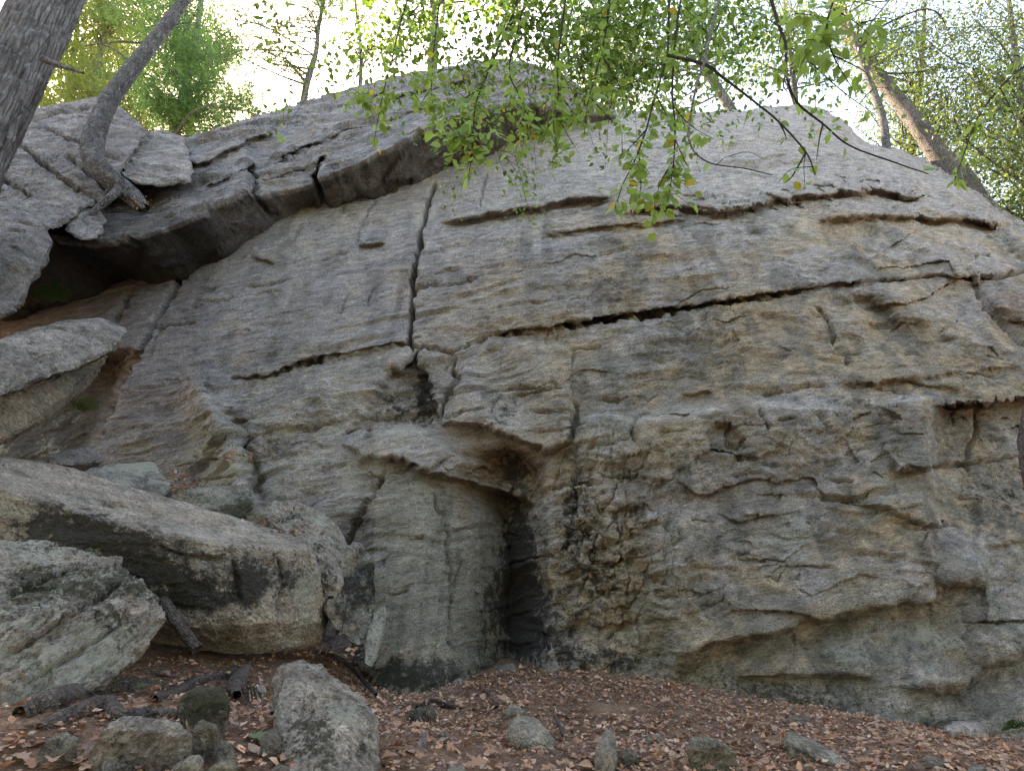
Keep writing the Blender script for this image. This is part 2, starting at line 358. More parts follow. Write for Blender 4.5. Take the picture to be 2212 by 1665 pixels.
def wall_macro(px, py):
    """large relief, metres towards the viewer"""
    jx = px + 7 * fbm(px / 60, py / 60, 1.3, 3); jy = py + 6 * fbm(px / 55, py / 55, 7.7, 3)
    M = 0.0
    # alcove: smooth slab swinging into a corner, stained wall swinging back out
    ry = np.interp(jx, [p[0] for p in ROOF], [p[1] for p in ROOF], left=1002, right=1085)
    below = 1 / (1 + np.exp(-np.clip((jy - ry) / 4, -30, 30)))
    cor = 1093 + 10 * np.sin(py / 90)
    lft = np.clip((jx - 790) / (cor - 790), 0, 1); rgt = np.clip((1215 - jx) / (1215 - cor), 0, 1)
    slab = 0.16 + 0.14 * sst(1150, 1480, py)
    rg2 = np.clip((1185 - jx) / (1185 - cor), 0, 1); rec = np.where(jx < cor, -slab - .10 * np.sin(np.pi * np.clip(lft, 0, 1)) + (slab + 1.0) * lft ** 3.6, 1.0 * rg2 ** 0.8) * sst(782, 806, jx) * sst(1205, 1180, jx)
    M = M - rec * below
    # bulky cap above it, lip running down to the right
    M = M + 0.30 * step(jx, jy, ROOF, 3, 60, None, 25) * sst(1010, 960, jx)
    sd = poly_sd(jx, jy, [(985, 975), (1085, 962), (1140, 985), (1175, 1010), (1180, 1075), (1152, 1095), (1060, 1062), (990, 1030)]); M = M - (0.12 + 0.38 * sst(980, 1110, px)) * sst(-12, 30, sd)
    sd = poly_sd(jx, jy, [(745, 958), (830, 935), (935, 924), (962, 948), (975, 988), (930, 1022), (880, 1004), (850, 988), (790, 1000)])
    M = M + 0.22 * sst(-6, 14, sd)
    sd = poly_sd(jx, jy, [(975, 985), (1060, 1005), (1150, 1068), (1155, 1085), (1060, 1055), (1000, 1040), (930, 1022)]); M = M + (0.16 + .10 * plates(jx / 30, jy / 16, 15, 2.)[0]) * sst(-5, 8, sd)
    # gully behind the leaning slabs, left of the long crack
    cx = np.interp(py, [p[1] for p in C2], [p[0] for p in C2]); M = M - 2.2 * sst(4, -22, jx - cx) * sst(745, 800, py - 0.12 * (jx - 250))
    # jutting block right of the main crack
    sd = poly_sd(jx, jy, BLOCKB); M = M + (0.14 + 0.14 * sst(760, 960, py)) * sst(-5, 12, sd)
    M = M + 0.10 * sst(-4, 30, sd) * np.sin((px * 0.8 - py * 0.55) / 24)
    # recessed stained face left of the crack
    sd = poly_sd(jx, jy, [(906, 762), (940, 860), (948, 928), (880, 930), (738, 946), (800, 872), (828, 815)])
    M = M - (0.10 + 0.26 * sst(760, 930, px)) * sst(-6, 14, sd)
    # rounded rib at the left foot, gully beside it
    M = M + 0.46 * crack(jx, jy, [(430, 842), (462, 900), (492, 960), (512, 1020), (522, 1090)], 36, False)
    M = M - 0.24 * crack(jx, jy, [(480, 880), (516, 930), (550, 1010), (564, 1090)], 13)
    M = M + 0.22 * blob(px, py, 690, 1060, 110, 90) + 0.14 * blob(px, py, 640, 880, 170, 50, -12)
    # lower-right wall swelling out under a shelf
    P = np.array(SHELF); ly = np.interp(jx, P[:, 0], P[:, 1]); d = jy - ly
    e = sst(1225, 1262, jx) * sst(2040, 2005, jx) * (1 - 0.6 * blob(jx, jy * 0, 1820, 0, 70, 1))
    M = M + 0.34 * e / (1 + np.exp(-np.clip(d / 5, -30, 30))) * np.exp(-np.maximum(d, 0) / 260)
    # flake and the recess past the arete
    sd = poly_sd(jx, jy, FLAKE); M = M + (0.10 + 0.24 * sst(1890, 2010, px)) * sst(-3, 7, sd)
    rec = sst(2008, 2024, jx) * sst(868, 876, jy + (jx - 2080) * 0.08) * sst(1240, 1100, jy)
    M = M - 0.7 * rec
    sd = poly_sd(jx, jy, [(1940, 1062), (2005, 1068), (2014, 1100), (1990, 1132), (1930, 1108), (1850, 1085)]); M = M + 0.14 * sst(-4, 12, sd)
    sd = poly_sd(jx, jy, [(2018, 1118), (2085, 1112), (2110, 1150), (2140, 1190), (2130, 1260), (2030, 1270), (2000, 1180)]); M = M + 0.20 * sst(-10, 20, sd)
    M = M + 0.30 * step(jx, jy, [(2100, 1170), (2160, 1172), (2230, 1165), (2400, 1160)], 5, 60, None, 20)
    # undercut foot on the right
    M = M + 0.20 * step(jx, jy, C6, 3.0, 130, 80, 30)
    M = M + 0.10 * step(jx, jy, [(1592, 1474), (1640, 1466), (1680, 1462), (1755, 1464), (1820, 1462), (1887, 1460)], 3, 60, 40, 20)
    M = M + 0.16 * step(jx, jy, [(1960, 1492), (2010, 1488), (2073, 1481), (2141, 1440), (2212, 1409), (2350, 1380)], 3.5, 80, 60, 20)
    M = M + 0.12 * step(jx, jy, [(2015, 1283), (2066, 1264), (2107, 1262), (2130, 1270)], 4, 40, 30, 15)
    # roof ledges across the upper wall
    M = M + 0.22 * step(jx, jy, L1, 2.2, 60, 22, 50)
    M = M + 0.22 * step(jx, jy + 7 * fbm(px / 70, py / 70, 3.0, 3, .45), L1B, 2.4, 44, 30, 30)
    e = sst(1320, 1420, px) * sst(2060, 1950, px) * np.exp(-((py - np.interp(px, *np.array(L1B).T)) / 34) ** 2); M = M + e * (0.13 * plates(jx / 52, jy / 15, 71, 1.3)[0] + .06 * plates(jx / 20, jy / 8, 75, 1.3)[0])
    M = M + 0.22 * step(jx, jy + 7 * fbm(px / 60, py / 60, 8.0, 3, .45), L2, 2.4, 45, 30, 25)
    M = M + 0.10 * step(jx, jy, [(1165, 513), (1220, 505), (1274, 496), (1380, 487), (1490, 476)], 2.0, 30, 20, 40)
    M = M + 0.11 * step(jx, jy, C4[3:], 2.5, 60, 14, 60)
    M = M + 0.10 * step(jx, jy, C3, 3, 40, 25, 40)
    M = M + 0.07 * step(jx, jy, [(1540, 320), (1600, 313), (1714, 298), (1745, 292)], 2, 20, 10, 30) + 0.08 * step(jx, jy, [(1590, 361), (1653, 340), (1707, 334)], 2, 20, 10, 20)
    M = M + 0.06 * step(jx, jy, [(1650, 352), (1802, 350), (1904, 342), (1990, 365)], 2, 20, 10, 30)
    M = M + 0.12 * step(jx, jy, [(768, 534), (790, 532), (830, 526)], 2, 26, 10, 15) + 0.12 * step(jx, jy, [(545, 560), (570, 566), (600, 572)], 2.5, 22, 6, 10)
    M = M + 0.12 * step(jx, jy, [(1463, 856), (1500, 852), (1540, 846)], 3, 25, 10, 15) + 0.10 * step(jx, jy, [(1860, 832), (1930, 826), (2000, 815), (2090, 805), (2200, 795)], 2.5, 25, 10, 25)
    M = M + 0.09 * step(jx, jy, [(1820, 832), (1900, 824), (1960, 822), (2050, 838), (2075, 846)], 2.5, 25, 10, 25)
    M = M - 0.13 * sst(-2, 14, poly_sd(jx, jy, [(1520, 940), (1545, 915), (1570, 905), (1600, 930), (1625, 965), (1600, 1005), (1560, 985), (1525, 975)]))
    M = M + 0.14 * sst(-8, 22, poly_sd(jx, jy, [(1730, 700), (1760, 660), (1800, 690), (1815, 745), (1770, 760)])) * -1
    # broken pockets right of the corner
    e = blob(px, py, 1310, 1150, 150, 260)
    pv, pe = plates((jx + 0.45 * jy) / 64, (jy - .5 * jx) / 90, 3, 2.0, .35); M = M + e * (0.035 * pv - 0.02)
    fl = np.abs(fbm((jx + 0.25 * jy) / 52, jy / 170, 5.5, 3, .5)); M = M + e * (0.13 - 0.42 * np.maximum(0, 0.22 - fl) - 0.10 * sst(0.0, .5, fbm(jx / 60, jy / 90, 2.4, 2)))
    pv, pe = plates((jx + 0.5 * jy) / 26, (jy - .5 * jx) / 40, 9, 2.0, .3); M = M + e * 0.01 * pv
    # broad broken facets on the right-hand wall
    e = sst(1050, 1450, px) * sst(440, 520, py) * (1 - sst(1330, 1420, py)); pv, pe = plates((jx + 0.3 * jy) / 150, (jy + .12 * jx) / 62, 17, 2.2, .4); M = M + e * 0.075 * pv * sst(-.4, .3, fbm(px / 210, py / 160, 6.6, 2))
    pv, pe = plates((jx - 0.4 * jy) / 62, (jy + .2 * jx) / 30, 27, 2.2, .35); M = M + e * 0.028 * pv * sst(-.2, .4, fbm(px / 160, py / 120, 1.6, 2))
    # billows over the whole face
    M = M + 0.13 * fbm(px / 330, py / 300, 2.2, 2, seed=4.0) + 0.06 * sst(1000, 1500, px) * fbm(px / 130, py / 95, 9.1, 2, seed=2.0)
    # hollows between folds, upper right
    M = M + 0.16 * sst(1650, 1900, px) * sst(450, 500, py) * sst(820, 700, py) * np.sin((px * 0.62 - py * 1.05) / 26 + 2 * fbm(px / 90, py / 90, 4, 2))
    return M

SLX = np.linspace(-30, 30, 601); SLG = np.cumsum(0.22 - 0.30 * sst(0.5, 6.5, SLX)) * 0.1
def foliation(P):
    x, y, z = P[..., 0], P[..., 1], P[..., 2]
    wv = z - np.interp(x, SLX, SLG)
    return x, wv
def relief(P, px, py, amp):
    """small relief of the foliated rock in metres; amp: dict of per-vertex weights"""
    u, v = foliation(P)
    wv = v + 0.10 * fbm(u * 0.8, v * 1.4, 0.5, 3, seed=1.0) + 0.025 * fbm(u * 4, v * 5, 0.5, 2)
    pa = sst(-0.35, 0.45, fbm(u * 0.55, v * 0.8, 8.0, 3, seed=12.0)); pb = sst(-0.3, 0.4, fbm(u * 0.9, v * 1.3, 2.0, 3, seed=22.0)); pc = sst(-0.2, 0.5, fbm(u * 1.3, v * 2.2, 5.0, 2, seed=32.0))
    h = amp['wave'] * (0.040 * fbm(u * 0.9, wv * 2.6, 3.0, 3, 0.5, seed=2.0) + 0.020 * pb * fbm(u * 2.0, wv * 9.0, 3.0, 4, 0.55, seed=7.0))
    # thin overlapping leaves of rock
    for sp, a, sd in ((0.46, 0.085, 1), (0.20, 0.045, 2), (0.085, 0.018, 3)):
        t = wv / sp + 0.7 * fbm(u * 0.16 / sp, wv / sp * 0.3, sd * 2.0, 2, seed=sd); fr = t - np.floor(t)
        k = sst(0.10, 0.45, fbm(u * 0.22 / sp, wv / (sp * 1.6), sd * 5.0, 2, seed=sd * 3.3))
        h = h + amp['leaf'] * a * (sst(0.0, 0.07, fr) * (1 - fr) ** 1.3 - 0.25) * k
    pv, pe = plates(u / 1.3 + 0.5 * fbm(u * 1.1, wv * 2, 1, 2), wv / 0.40 + 0.5 * fbm(u * 1.2, wv * 2, 4, 2), 51, 1.8, .55)
    h = h + amp['plate'] * 0.050 * pv * (.3 + .7 * pc)
    pv, pe = plates(u / 0.42 + 0.5 * fbm(u * 2, wv * 3, 1, 2), wv / 0.13 + 0.5 * fbm(u * 2, wv * 3, 4, 2), 21, 1.8, .55)
    h = h + amp['plate'] * 0.042 * pv * pa
    pv, pe = plates(u / 0.15 + 0.6 * fbm(u * 5, wv * 6, 1, 2), wv / 0.055 + 0.6 * fbm(u * 5, wv * 6, 4, 2), 33, 1.8, .55)
    h = h + amp['plate'] * 0.018 * pv * pb
    r = ridged(u * 3.2 + 0.8 * wv, wv * 6.0, 2.0, 4, 0.55, seed=5.0)
    h = h + amp['rough'] * 0.050 * (r - 0.6) * (.2 + .8 * pa)
    h = h + 0.006 * fbm(u * 9, wv * 26, 1.0, 3, 0.6) * (0.5 + amp['rough'])
    return h

def wall_cracks(px, py):
    q1 = plates(px / 34, py / 26, 81, 0.)[0]; q2 = plates(px / 30, py / 30, 91, 0.)[0]
    jx = px + 3.5 * fbm(px / 22, py / 22, 2.1, 3) + 4 * q1; jy = py + 3.5 * fbm(px / 22, py / 22, 6.1, 3) + 3 * q2
    h = 0.0
    def C(p, w, d, tp=True):
        nonlocal h
        h = h - d * crack(jx, jy, p, w, tp)
    C(C1[:9], 3.6, 0.45, False); C(C1[8:], 3.0, 0.2); C(C2, 4.2, 0.38); C(C3, 3.2, 0.2); C(C4[:4], 3.2, 0.16); C(C4[3:11], 3.6, 0.42); C(C4[9:], 2.6, 0.16)
    C(C4[4:9], 4.6, 0.2)
    C([(905, 752), (940, 748), (978, 768)], 3, 0.14); C([(983, 768), (981, 805), (989, 829), (969, 852), (955, 885), (949, 913)], 3, 0.16); C([(968, 850), (985, 835)], 6, 0.1)
    C([(1240, 760), (1238, 820), (1246, 880), (1236, 955)], 3, 0.12); C([(1238, 960), (1245, 1010), (1240, 1060), (1248, 1110)], 4, 0.18)
    C([(768, 532), (776, 500), (788, 470), (813, 434)], 2, 0.07); C([(1038, 444), (1042, 410), (1050, 373)], 2, 0.07); C([(630, 520), (640, 500), (648, 484)], 2.5, 0.06)
    C([(283, 634), (262, 664), (240, 700)], 5, 0.12); C([(350, 700), (335, 735), (322, 775)], 2, 0.06); C([(745, 445), (735, 455), (760, 460)], 3, 0.07)
    C([(835, 1012), (800, 1075), (770, 1130), (742, 1195)], 4.5, 0.2); C([(960, 1085), (968, 1180), (978, 1280), (968, 1400)], 3, 0.06); C([(940, 1060), (940, 1095), (962, 1112)], 2.5, 0.08)
    C([(1760, 660), (1785, 690), (1803, 730), (1800, 745)], 3, 0.09); C([(1803, 748), (1825, 760), (1832, 790)], 3, 0.05)
    C([(1752, 880), (1775, 900), (1790, 935)], 4, 0.1); C([(1640, 870), (1650, 905), (1660, 925)], 3, 0.1)
    C([(1370, 905), (1362, 930), (1375, 960)], 4, 0.09); C([(1575, 905), (1570, 960), (1590, 975), (1610, 940)], 3, 0.07)
    C([(1180, 508), (1274, 495), (1480, 475)], 2.2, 0.09); C([(1650, 852), (1700, 842), (1780, 830)], 3, 0.1); C([(2100, 880), (2106, 940), (2085, 1000), (2090, 1020)], 3.5, 0.13)
    C([(2115, 590), (2145, 600), (2212, 585)], 4, 0.2); C([(2015, 1012), (2080, 1000), (2212, 985)], 4, 0.14); C([(2100, 615), (2130, 660), (2175, 710), (2230, 760)], 5, 0.12)
    C([(1650, 1245), (1685, 1255), (1690, 1240)], 2.2, 0.05); C([(1700, 1250), (1722, 1252), (1730, 1235)], 2.2, 0.05)
    C([(1510, 1310), (1560, 1300), (1562, 1290)], 3, 0.06)
    for k in range(80):        # short hairline breaks scattered along the foliation
        x0 = random.uniform(300, 2180); y0 = random.uniform(420, 1300); l = random.uniform(25, 120); s = -0.2 + 0.25 * sst(900, 1900, x0) + random.uniform(-.12, .12)
        C([(x0, y0), (x0 + l * .5, y0 + s * l * .5 + random.uniform(-4, 4)), (x0 + l, y0 + s * l)], random.uniform(1.5, 2.8), random.uniform(.05, .13))
    for k in range(16):
        x0 = random.uniform(300, 2180); y0 = random.uniform(420, 1250); l = random.uniform(20, 60)
        C([(x0, y0), (x0 - l * .25 + random.uniform(-6, 6), y0 + l * .5), (x0 - l * .35, y0 + l)], random.uniform(1.4, 2.2), random.uniform(.03, .07))
    return h

GREY = (0.385, 0.365, 0.350); LAV = (0.365, 0.355, 0.370); TAN = (0.415, 0.335, 0.235); KHAKI = (0.28, 0.245, 0.175)
SLATE = (0.150, 0.150, 0.138); GREENG = (0.20, 0.225, 0.20); PALE = (0.50, 0.485, 0.45); RUST = (0.25, 0.15, 0.085)
def wall_colour(px, py, P):
    u, v = foliation(P); sh = px.shape
    c = np.zeros(sh + (3,)) + np.array(GREY)
    n = fbm(u * 0.7, v * 0.9, 3.3, 4, 0.6, seed=9.0); n2 = fbm(u * 1.6, v * 2.6, 1.1, 4, 0.62, seed=3.0); n3 = fbm(u * 1.7, v * 1.0, 6.2, 5, 0.62, seed=6.0)
    left = sst(1250, 750, px + 0.35 * (py - 600))
    c = lerp3(c, LAV, 0.7 * left * sst(-0.5, 0.5, n))
    c = lerp3(c, TAN, (0.95 * sst(850, 1450, px + 0.3 * (py - 500)) * sst(380, 520, py)) * sst(-0.45, 0.45, n))
    c = lerp3(c, TAN, 0.35 * left * sst(-0.1, 0.7, n2))
    c = lerp3(c, KHAKI, 0.7 * sst(1050, 1500, px) * sst(430, 560, py) * sst(0.0, 0.55, n2 + 0.3 * n3))
    c = lerp3(c, SLATE, 0.55 * sst(0.08, 0.5, n3) * sst(380, 500, py) * (0.35 + 0.65 * sst(800, 1300, px)))
    c = lerp3(c, GREENG, 0.55 * sst(0.0, 0.6, -n3 + 0.3 * n2) * sst(600, 900, py) * sst(1000, 1400, px))
    c = lerp3(c, PALE, 0.4 * sst(0.25, 0.8, n2))
    st_ = fbm(u * 2.6, v * 0.22, 9.2, 4, .6, seed=44.0); c = lerp3(c, SLATE, 0.36 * sst(0.12, .5, st_) * sst(400, 520, py))
    c = lerp3(c, (0.30, 0.29, 0.295), 0.85 * sst(500, 400, px))
    for (x, y, rx, ry, k) in ((600, 610, 36, 150, .55), (705, 560, 20, 130, .4), (805, 560, 22, 150, .4), (590, 770, 70, 40, .55), (1335, 560, 60, 70, .7), (1420, 760, 40, 60, .5), (1560, 790, 90, 60, .7),
                              (1430, 850, 60, 26, .6), (1760, 1000, 80, 70, .7), (1600, 1120, 120, 60, .5), (1730, 1120, 60, 90, .5), (1560, 1180, 60, 50, .5), (1920, 560, 120, 40, .4), (1890, 1420, 220, 80, .6)):
        c = lerp3(c, SLATE, k * 1.2 * blob(px, py, x, y, rx, ry) * sst(-0.5, 0.4, n3 + 0.4 * n2))
    c = lerp3(c, (0.47, 0.455, 0.42), 0.75 * (blob(px, py, 640, 900, 300, 110) + blob(px, py, 480, 960, 50, 120) + blob(px, py, 1080, 850, 120, 110) + .8 * blob(px, py, 690, 1060, 130, 90)) * sst(-.5, .3, n2))
    # greenish smooth slab in the alcove
    e = sst(795, 830, px) * sst(1095, 1075, px) * sst(1000, 1030, py)
    nv_ = fbm(u * 5.5, v * 0.5, 2.2, 4, .6, seed=31.0); c = lerp3(c, (0.28, 0.275, 0.235), 0.85 * e); c = lerp3(c, (0.16, 0.165, 0.14), .55 * e * sst(0.05, .5, nv_)); c = lerp3(c, RUST, 0.5 * e * sst(0.1, 0.6, -nv_) * sst(930, 1000, px))
    for (x, y, rx, ry, k) in ((1100, 610, 160, 40, .4), (1540, 600, 180, 40, .5), (1750, 690, 130, 60, .4), (1500, 1240, 160, 40, .45), (1700, 1270, 120, 40, .5), (1930, 1200, 100, 60, .35), (1480, 1340, 120, 50, .5), (1330, 940, 120, 50, .4), (1560, 930, 90, 50, .4), (1780, 1290, 120, 35, .4)):
        c = lerp3(c, (0.37, 0.295, 0.20), k * blob(px, py, x, y, rx, ry) * sst(-0.3, 0.4, n2))
    c = lerp3(c, RUST, 0.85 * blob(px, py, 1090, 1015, 80, 50) + 0.5 * blob(px, py, 2190, 660, 60, 60))
    cxl = np.interp(py, [p[1] for p in C2], [p[0] for p in C2]); gully_shade = sst(6, -20, px - cxl) * sst(745, 800, py - 0.12 * (px - 250)); c = lerp3(c, (0.085, 0.082, 0.072), .9 * gully_shade)  # shade of the deep gully painted into the rock colour
    ly_ = np.interp(px, [p[0] for p in SHELF], [p[1] for p in SHELF]); c = lerp3(c, (0.50, 0.49, 0.46), 0.8 * np.exp(-((py - ly_ - 7) / 7) ** 2) * sst(1225, 1290, px) * sst(2010, 1990, px) * sst(-.4, .2, n2))  # pale line paints a lit edge along the shelf
    # masks: moss, lichen, black stain, also painting shade into the hollow by the cap
    gl = ground_row(px)
    moss = 0.50 * sst(150, 10, gl - py) * (0.45 + 0.6 * blob(px, py, 860, 1470, 90, 80) + 0.7 * blob(px, py, 1700, 1510, 150, 50) + .4 * blob(px, py, 1040, 1380, 40, 90)) + 0.8 * blob(px, py, 480, 1090, 60, 40) + 0.5 * blob(px, py, 420, 1080, 60, 40)
    lich = 0.5 * blob(px, py, 1720, 1150, 70, 110) + 0.35 * blob(px, py, 1590, 800, 90, 50) + 0.35 * blob(px, py, 1340, 560, 60, 60) + 0.3 * blob(px, py, 2080, 1350, 80, 90) + 0.35 * blob(px, py, 600, 640, 60, 130) + 0.55 * left * sst(820, 950, py) * sst(-.3, .5, n2) + 0.55 * blob(px, py, 480, 960, 60, 100) + 0.5 * blob(px, py, 1300, 950, 130, 90) + 0.7 * blob(px, py, 1900, 1400, 200, 60) * sst(0, .5, n2) + 0.7 * blob(px, py, 820, 1330, 30, 80) + 0.35 * blob(px, py, 900, 1050, 100, 60)
    stain = (0.95 * blob(px, py, 1122, 1240, 40, 200) + 0.5 * blob(px, py, 1090, 1010, 70, 45) + 0.5 * blob(px, py, 1190, 1370, 90, 80) + 0.52 * blob(px, py, 1290, 1230, 130, 110) + 0.55 * blob(px, py, 1240, 1080, 40, 90) + 0.8 * blob(px, py, 920, 860, 26, 70)
             + 0.5 * blob(px, py, 850, 880, 60, 60) + 0.75 * blob(px, py, 900, 1460, 150, 55) + 0.6 * blob(px, py, 1330, 1430, 110, 40) + 0.5 * blob(px, py, 1830, 770, 14, 36) + 0.45 * blob(px, py, 1090, 880, 50, 80, 30)
             + 0.40 * blob(px, py, 1700, 1500, 260, 50) + 0.45 * sst(2020, 2080, px) * blob(px, py, 2150, 1080, 140, 120) + 0.35 * blob(px, py, 770, 1250, 40, 100) + 0.5 * blob(px, py, 1055, 1300, 35, 130) + 0.4 * blob(px, py, 975, 1300, 12, 120))
    return c, np.stack([np.clip(moss, 0, 1), np.clip(lich, 0, 1), np.clip(stain, 0, 1)], -1)

GROUND_LINE = [(-400, 1330), (0, 1340), (300, 1380), (560, 1400), (700, 1420), (790, 1462), (830, 1478), (960, 1470), (1050, 1445), (1110, 1424), (1200, 1432), (1260, 1448), (1350, 1462), (1440, 1470), (1520, 1478), (1620, 1500), (1760, 1528), (1880, 1548), (2000, 1555), (2120, 1562), (2212, 1575), (2700, 1610)]
def ground_row(px): return np.interp(px, [p[0] for p in GROUND_LINE], [p[1] for p in GROUND_LINE])

WALL_TOP = [(-400, 775), (-100, 715), (0, 690), (120, 655), (200, 638), (300, 590), (405, 532), (432, 512), (452, 470), (500, 450), (560, 432), (640, 412), (731, 398), (833, 385), (936, 366), (1000, 345), (1056, 322), (1124, 302), (1200, 275), (1260, 248), (1300, 238), (1400, 236), (1500, 242), (1600, 240), (1660, 232), (1720, 227), (1780, 236), (1820, 258), (1850, 292), (1880, 312), (1930, 322), (2000, 345), (2060, 375), (2110, 395), (2135, 415), (2145, 436), (2180, 458), (2212, 478), (2300, 540), (2700, 800)]
def build_wall():
    step_ = 2.6
    px1 = np.arange(-340, 2560, step_); nc = len(px1)
    nr = 480; s = np.linspace(0, 1, nr)[:, None]
    top = np.interp(px1, *np.array(WALL_TOP).T) + 2.5 * fbm(px1 / 26, 0 * px1, 0.3, 3) + 3 * fbm(px1 / 90, 0 * px1, 4.3, 2)
    bot = ground_row(px1) + 70
    py = bot + (top - bot) * s; px = np.broadcast_to(px1, py.shape).copy()
    Y = base_depth(px, py) - wall_macro(px, py)
    # round the brow of the wall on the open skyline
    brow = sst(1230, 1320, px) * np.maximum(0, 1 - (py - top) / 75) ** 2.2
    Y = Y + 0.75 * brow
    P = at(px, py, Y)
    n = grid_normals(smooth_grid(P, 6))
    n = np.where(n[..., 1:2] > 0, -n, n)
    leftslab = sst(1050, 850, px) * sst(800, 720, py)
    chaos = blob(px, py, 600, 930, 330, 130) + blob(px, py, 1310, 1130, 170, 260) + 0.6 * blob(px, py, 1150, 620, 240, 90) + 0.55 * blob(px, py, 1500, 720, 330, 60)
    alc = sst(800, 825, px) * sst(1095, 1085, px) * sst(1010, 1040, py)
    low = blob(px, py, 1860, 1410, 230, 70)
    calm = (1 - 0.55 * alc) * (1 - 0.65 * np.clip(low, 0, 1)) * (1 - .35 * blob(px, py, 1600, 320, 420, 80))
    knob = 1 - 0.8 * np.clip(blob(px, py, 1290, 1140, 150, 260), 0, 1)
    amp = dict(wave=(1.0 - 0.5 * leftslab + 0.7 * np.clip(chaos, 0, 1)) * calm, leaf=(1.0 - 0.35 * leftslab - 0.3 * sst(1100, 1400, px)) * calm,
               plate=(0.30 + 0.95 * np.clip(chaos, 0, 1) * knob + .28 * sst(1000, 1500, px)) * calm, rough=(0.12 + 1.15 * np.clip(chaos, 0, 1) + 0.9 * np.clip(blob(px, py, 560, 930, 330, 120), 0, 1) + 0.35 * sst(1000, 1400, px)) * calm)
    h = relief(P, px, py, amp) + wall_cracks(px, py)
    P = P + n * h[..., None]
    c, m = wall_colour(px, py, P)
    # flat top running back from the brow
    back = np.array([0.06, 0.2, 0.45, 0.8, 1.3, 2.0, 3.0])
    T = P[-1]; extra = []
    inside = sst(1280, 1180, px1)
    for b in back:
        q = T.copy(); q[:, 1] += b; q[:, 2] += (0.10 * min(b, 1.0) - 0.05 * b) * (1 - inside) - 0.02 * b; q[:, 2] += 0.04 * fbm(q[:, 0] * 2, q[:, 1] * 2, 1.0, 3) * min(1, b * 3)
        extra.append(q)
    P = np.concatenate([P, np.array(extra)], 0)
    c = np.concatenate([c, np.repeat(c[-1:], len(back), 0)], 0); m = np.concatenate([m, np.repeat(m[-1:], len(back), 0)], 0)
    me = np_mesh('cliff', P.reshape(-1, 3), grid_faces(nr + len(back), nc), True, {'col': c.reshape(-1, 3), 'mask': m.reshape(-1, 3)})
    o = link('cliff', me, ROCK); tag(o, 'broad grey and tan rock cliff face with cracks, ledges and dark stains', 'cliff', kind='structure')
    return o
build_wall()

# ---------------------------------------------------------------- overhanging upper ledge
LIP = [(-340, 590, 6.4), (0, 560, 6.6), (60, 545, 6.7), (110, 517, 6.75), (180, 524, 6.8), (264, 519, 6.85), (330, 502, 6.9), (396, 476, 6.95), (420, 469, 7.0), (457, 440, 7.1), (529, 408, 7.2), (548, 424, 7.55), (600, 412, 7.65), (672, 400, 7.75), (678, 386, 7.6), (690, 380, 7.5), (731, 368, 7.55), (810, 331, 7.5), (867, 304, 7.45), (935, 268, 7.5), (1026, 244, 7.7), (1090, 226, 7.9), (1160, 226, 8.3), (1250, 236, 8.8), (1330, 250, 9.4)]
CREST = [(-340, 400), (0, 390), (300, 330), (345, 305), (400, 297), (440, 289), (520, 262), (600, 238), (655, 221), (760, 190), (830, 172), (880, 160), (1000, 141), (1070, 130), (1130, 133), (1180, 152), (1215, 168), (1245, 184), (1275, 214), (1330, 244)]
